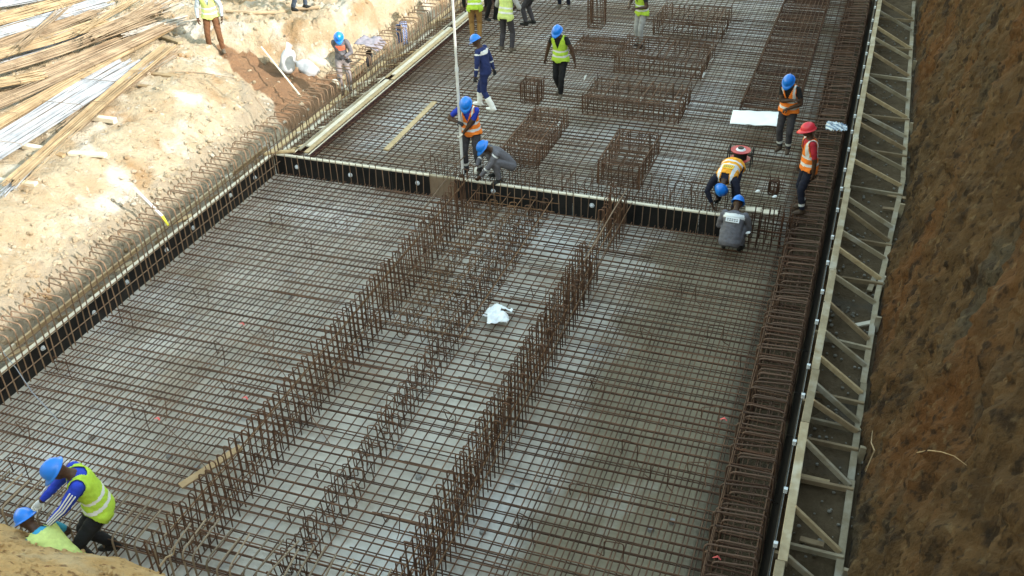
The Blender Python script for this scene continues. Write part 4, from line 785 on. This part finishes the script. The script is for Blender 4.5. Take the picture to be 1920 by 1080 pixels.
person('bending person in dark clothes with blue helmet low at the top edge',P(992,46,0),(-1,.1),hip=(0,-.1,.86),lean=62,curve=14,hpitch=10,fL=(-.10,.05,0,-5),fR=(.10,-.08,0,5),shirt=CHAR,trousers=CHAR,shoes=BOOT,vest=fab('green',(.10,.45,.12)),bands='none',hL=(-.1,.45,.45),hR=(.12,.45,.45))
person('pair of dark trousered legs standing alone at the top edge',P(1058,14,0),(0,-1),fL=(-.13,0,0,-15),fR=(.13,.02,0,15),shirt=NAVYD,trousers=NAVYD,shoes=SHOEB)
person('man in lime vest and light grey trousers standing among the box cages',P(1201,88,0),(-.55,-.8),fL=(-.08,.06,0,-5),fR=(.08,-.02,0,10),shirt=BLK,trousers=LGREY,shoes=BOOT,vest=LIME,bands='two',lean=6,hL=(-.12,.3,1.1),hR=(.15,.3,1.12),sleeve=.3)
person('man in navy overalls and white rubber boots walking left',P(912,205,0),(-1,.10),hip=(0,-.02,.92),fL=(-.06,-.20,.02,0),fR=(.10,.22,.02,0),lean=5,curve=8,hpitch=22,shirt=NAVY,trousers=NAVY,shoes=WBOOT,boot=.62,sleeve=.97,arm_band=True,back_band=True,glove=(GLOVED,GLOVED),hL=(-.28,.10,.80),hR=(.27,-.12,.80))
person('man in lime vest and black trousers walking toward us',P(1051,180,0),(-.12,-1),hip=(0,0,.93),fL=(-.05,.10,0,-8),fR=(.06,-.12,.03,8),lean=3,hpitch=26,shirt=BLK,trousers=BLK,shoes=SHOEB,vest=LIME,bands='two',sleeve=.22,hL=(-.40,.06,.86),hR=(.36,.06,.84))
pole=stf.location
pp=P(866,326,0); pp=V(pp[0]+.2,17.42,0)
person('man in orange vest holding the tall staff',pp,(.02,-1),fL=(-.15,.02,0,-15),fR=(.14,.02,0,15),lean=6,curve=8,hpitch=34,hyaw=-8,shirt=ROYAL,trousers=CHAR,shoes=BOOT,vest=ORANGE,sleeve=.34,shin_band=True,glove=(GLOVE,GLOVED),girth=1.06,hR=(.17,.24,1.18),hL=(.10,.24,.92),eR=(.9,-.2,-.4),eL=(-.9,-.1,-.4),bands='full')
person('man in grey overalls crouching beside the staff',P(946,335,0),(-.75,-.65),hip=(0,-.12,.30),lean=34,curve=14,hpitch=22,fL=(-.16,.18,0,-10),fR=(.16,.10,0,10),kpole=(0,.7,.7),shirt=GREY,trousers=GREY,shoes=BOOT,sleeve=.97,arm_band=True,chest=fab('coral',(.75,.16,.09)),hL=(-.12,.55,.22),hR=(.16,.52,.30),glove=(SKIN,GLOVE))
person('man in orange vest and blue helmet looking down beside the white paper',P(1469,283,0),(-.25,-1),fL=(-.10,.04,0,-12),fR=(.09,.0,0,10),lean=4,curve=8,hpitch=32,shirt=BLK,trousers=CHAR,shoes=BOOTB,vest=ORANGE,sleeve=.3,shin_band=True,hL=(-.06,.20,1.02),hR=(-.14,.22,1.22),eL=(-1,-.2,-.3),eR=(1,-.1,-.6))
person('man in red helmet and orange vest standing at the right edge cage',P(1505,396,0),(-.92,-.38),fL=(-.11,.06,0,-5),fR=(.10,-.02,0,10),lean=2,curve=4,hpitch=8,shirt=REDF,trousers=NAVYD,shoes=BOOTB,vest=ORANGE,helmet=RED,sleeve=.42,shin_band=True,hL=(-.24,-.02,.80),hR=(.20,.1,.82))
person('man in orange vest bent double toward the squatting man',V(*(P(1372,312,.68)[:2]+V(0,-.18)),0),(-.12,-1),hip=(0,-.18,.68),lean=84,curve=14,hpitch=6,kpole=(0,1,.2),fL=(-.17,.05,0,-10),fR=(.17,-.02,0,10),shirt=NAVYD,trousers=NAVYD,shoes=BOOT,vest=YELL,sleeve=.95,hL=(-.20,.40,.14),hR=(.18,.42,.16),girth=1.1,vopen=False,back_patch=(mat('patch_yellow',(.85,.55,.05),.8),.2,.12,.62))
person('man in grey overalls squatting with his back to us below the bulkhead end',P(1368,474,-.33),(.05,1),hip=(0,-.10,.30),lean=26,curve=14,hpitch=22,fL=(-.15,.14,0,-15),fR=(.15,.14,0,15),kpole=(0,.8,.6),shirt=GREY,trousers=GREY,shoes=BOOT,sleeve=.97,back_band=True,girth=1.12,hL=(-.13,.42,.40),hR=(.12,.44,.42),eL=(-.5,-.3,-1),eR=(.5,-.3,-1),back_patch=(mat('patch_white',(.66,.68,.72),.7),.24,.085,.66))
person('man in lime vest over a blue striped top bending over the near mat',P(204,1052,-.33),(-.72,-.70),sc=1.12,hip=(0,-.08,.80),lean=7,curve=11,hpitch=34,fL=(-.14,.10,0,-10),fR=(.16,-.08,0,15),shirt=ROYAL,trousers=BLK,shoes=BOOT,vest=LIME,sleeve=.97,stripes3=True,hL=(-.10,.50,.78),hR=(.24,.48,.88),eL=(-.8,-.2,-.2),eR=(.8,-.3,-.2),glove=(GLOVED,GLOVE),girth=1.03,bands='two')
p18=P(104,1020,.55); person('man in pale lime vest and blue helmet half hidden behind the near mound',V(p18[0],p18[1],-.42),(-.97,.22),sc=1.06,hip=(0,-.12,.62),lean=42,curve=14,hpitch=4,fL=(-.16,.16,0,-10),fR=(.16,.05,0,10),kpole=(0,.9,.3),shirt=fab('cyan',(.05,.35,.6)),trousers=BLK,shoes=BOOT,vest=LIMEP,sleeve=.3,collar=MATS['fabric_cyan'],bands='none',hL=(-.15,.40,.45),hR=(.15,.42,.50),glove=(GLOVE,GLOVE),vopen=False)
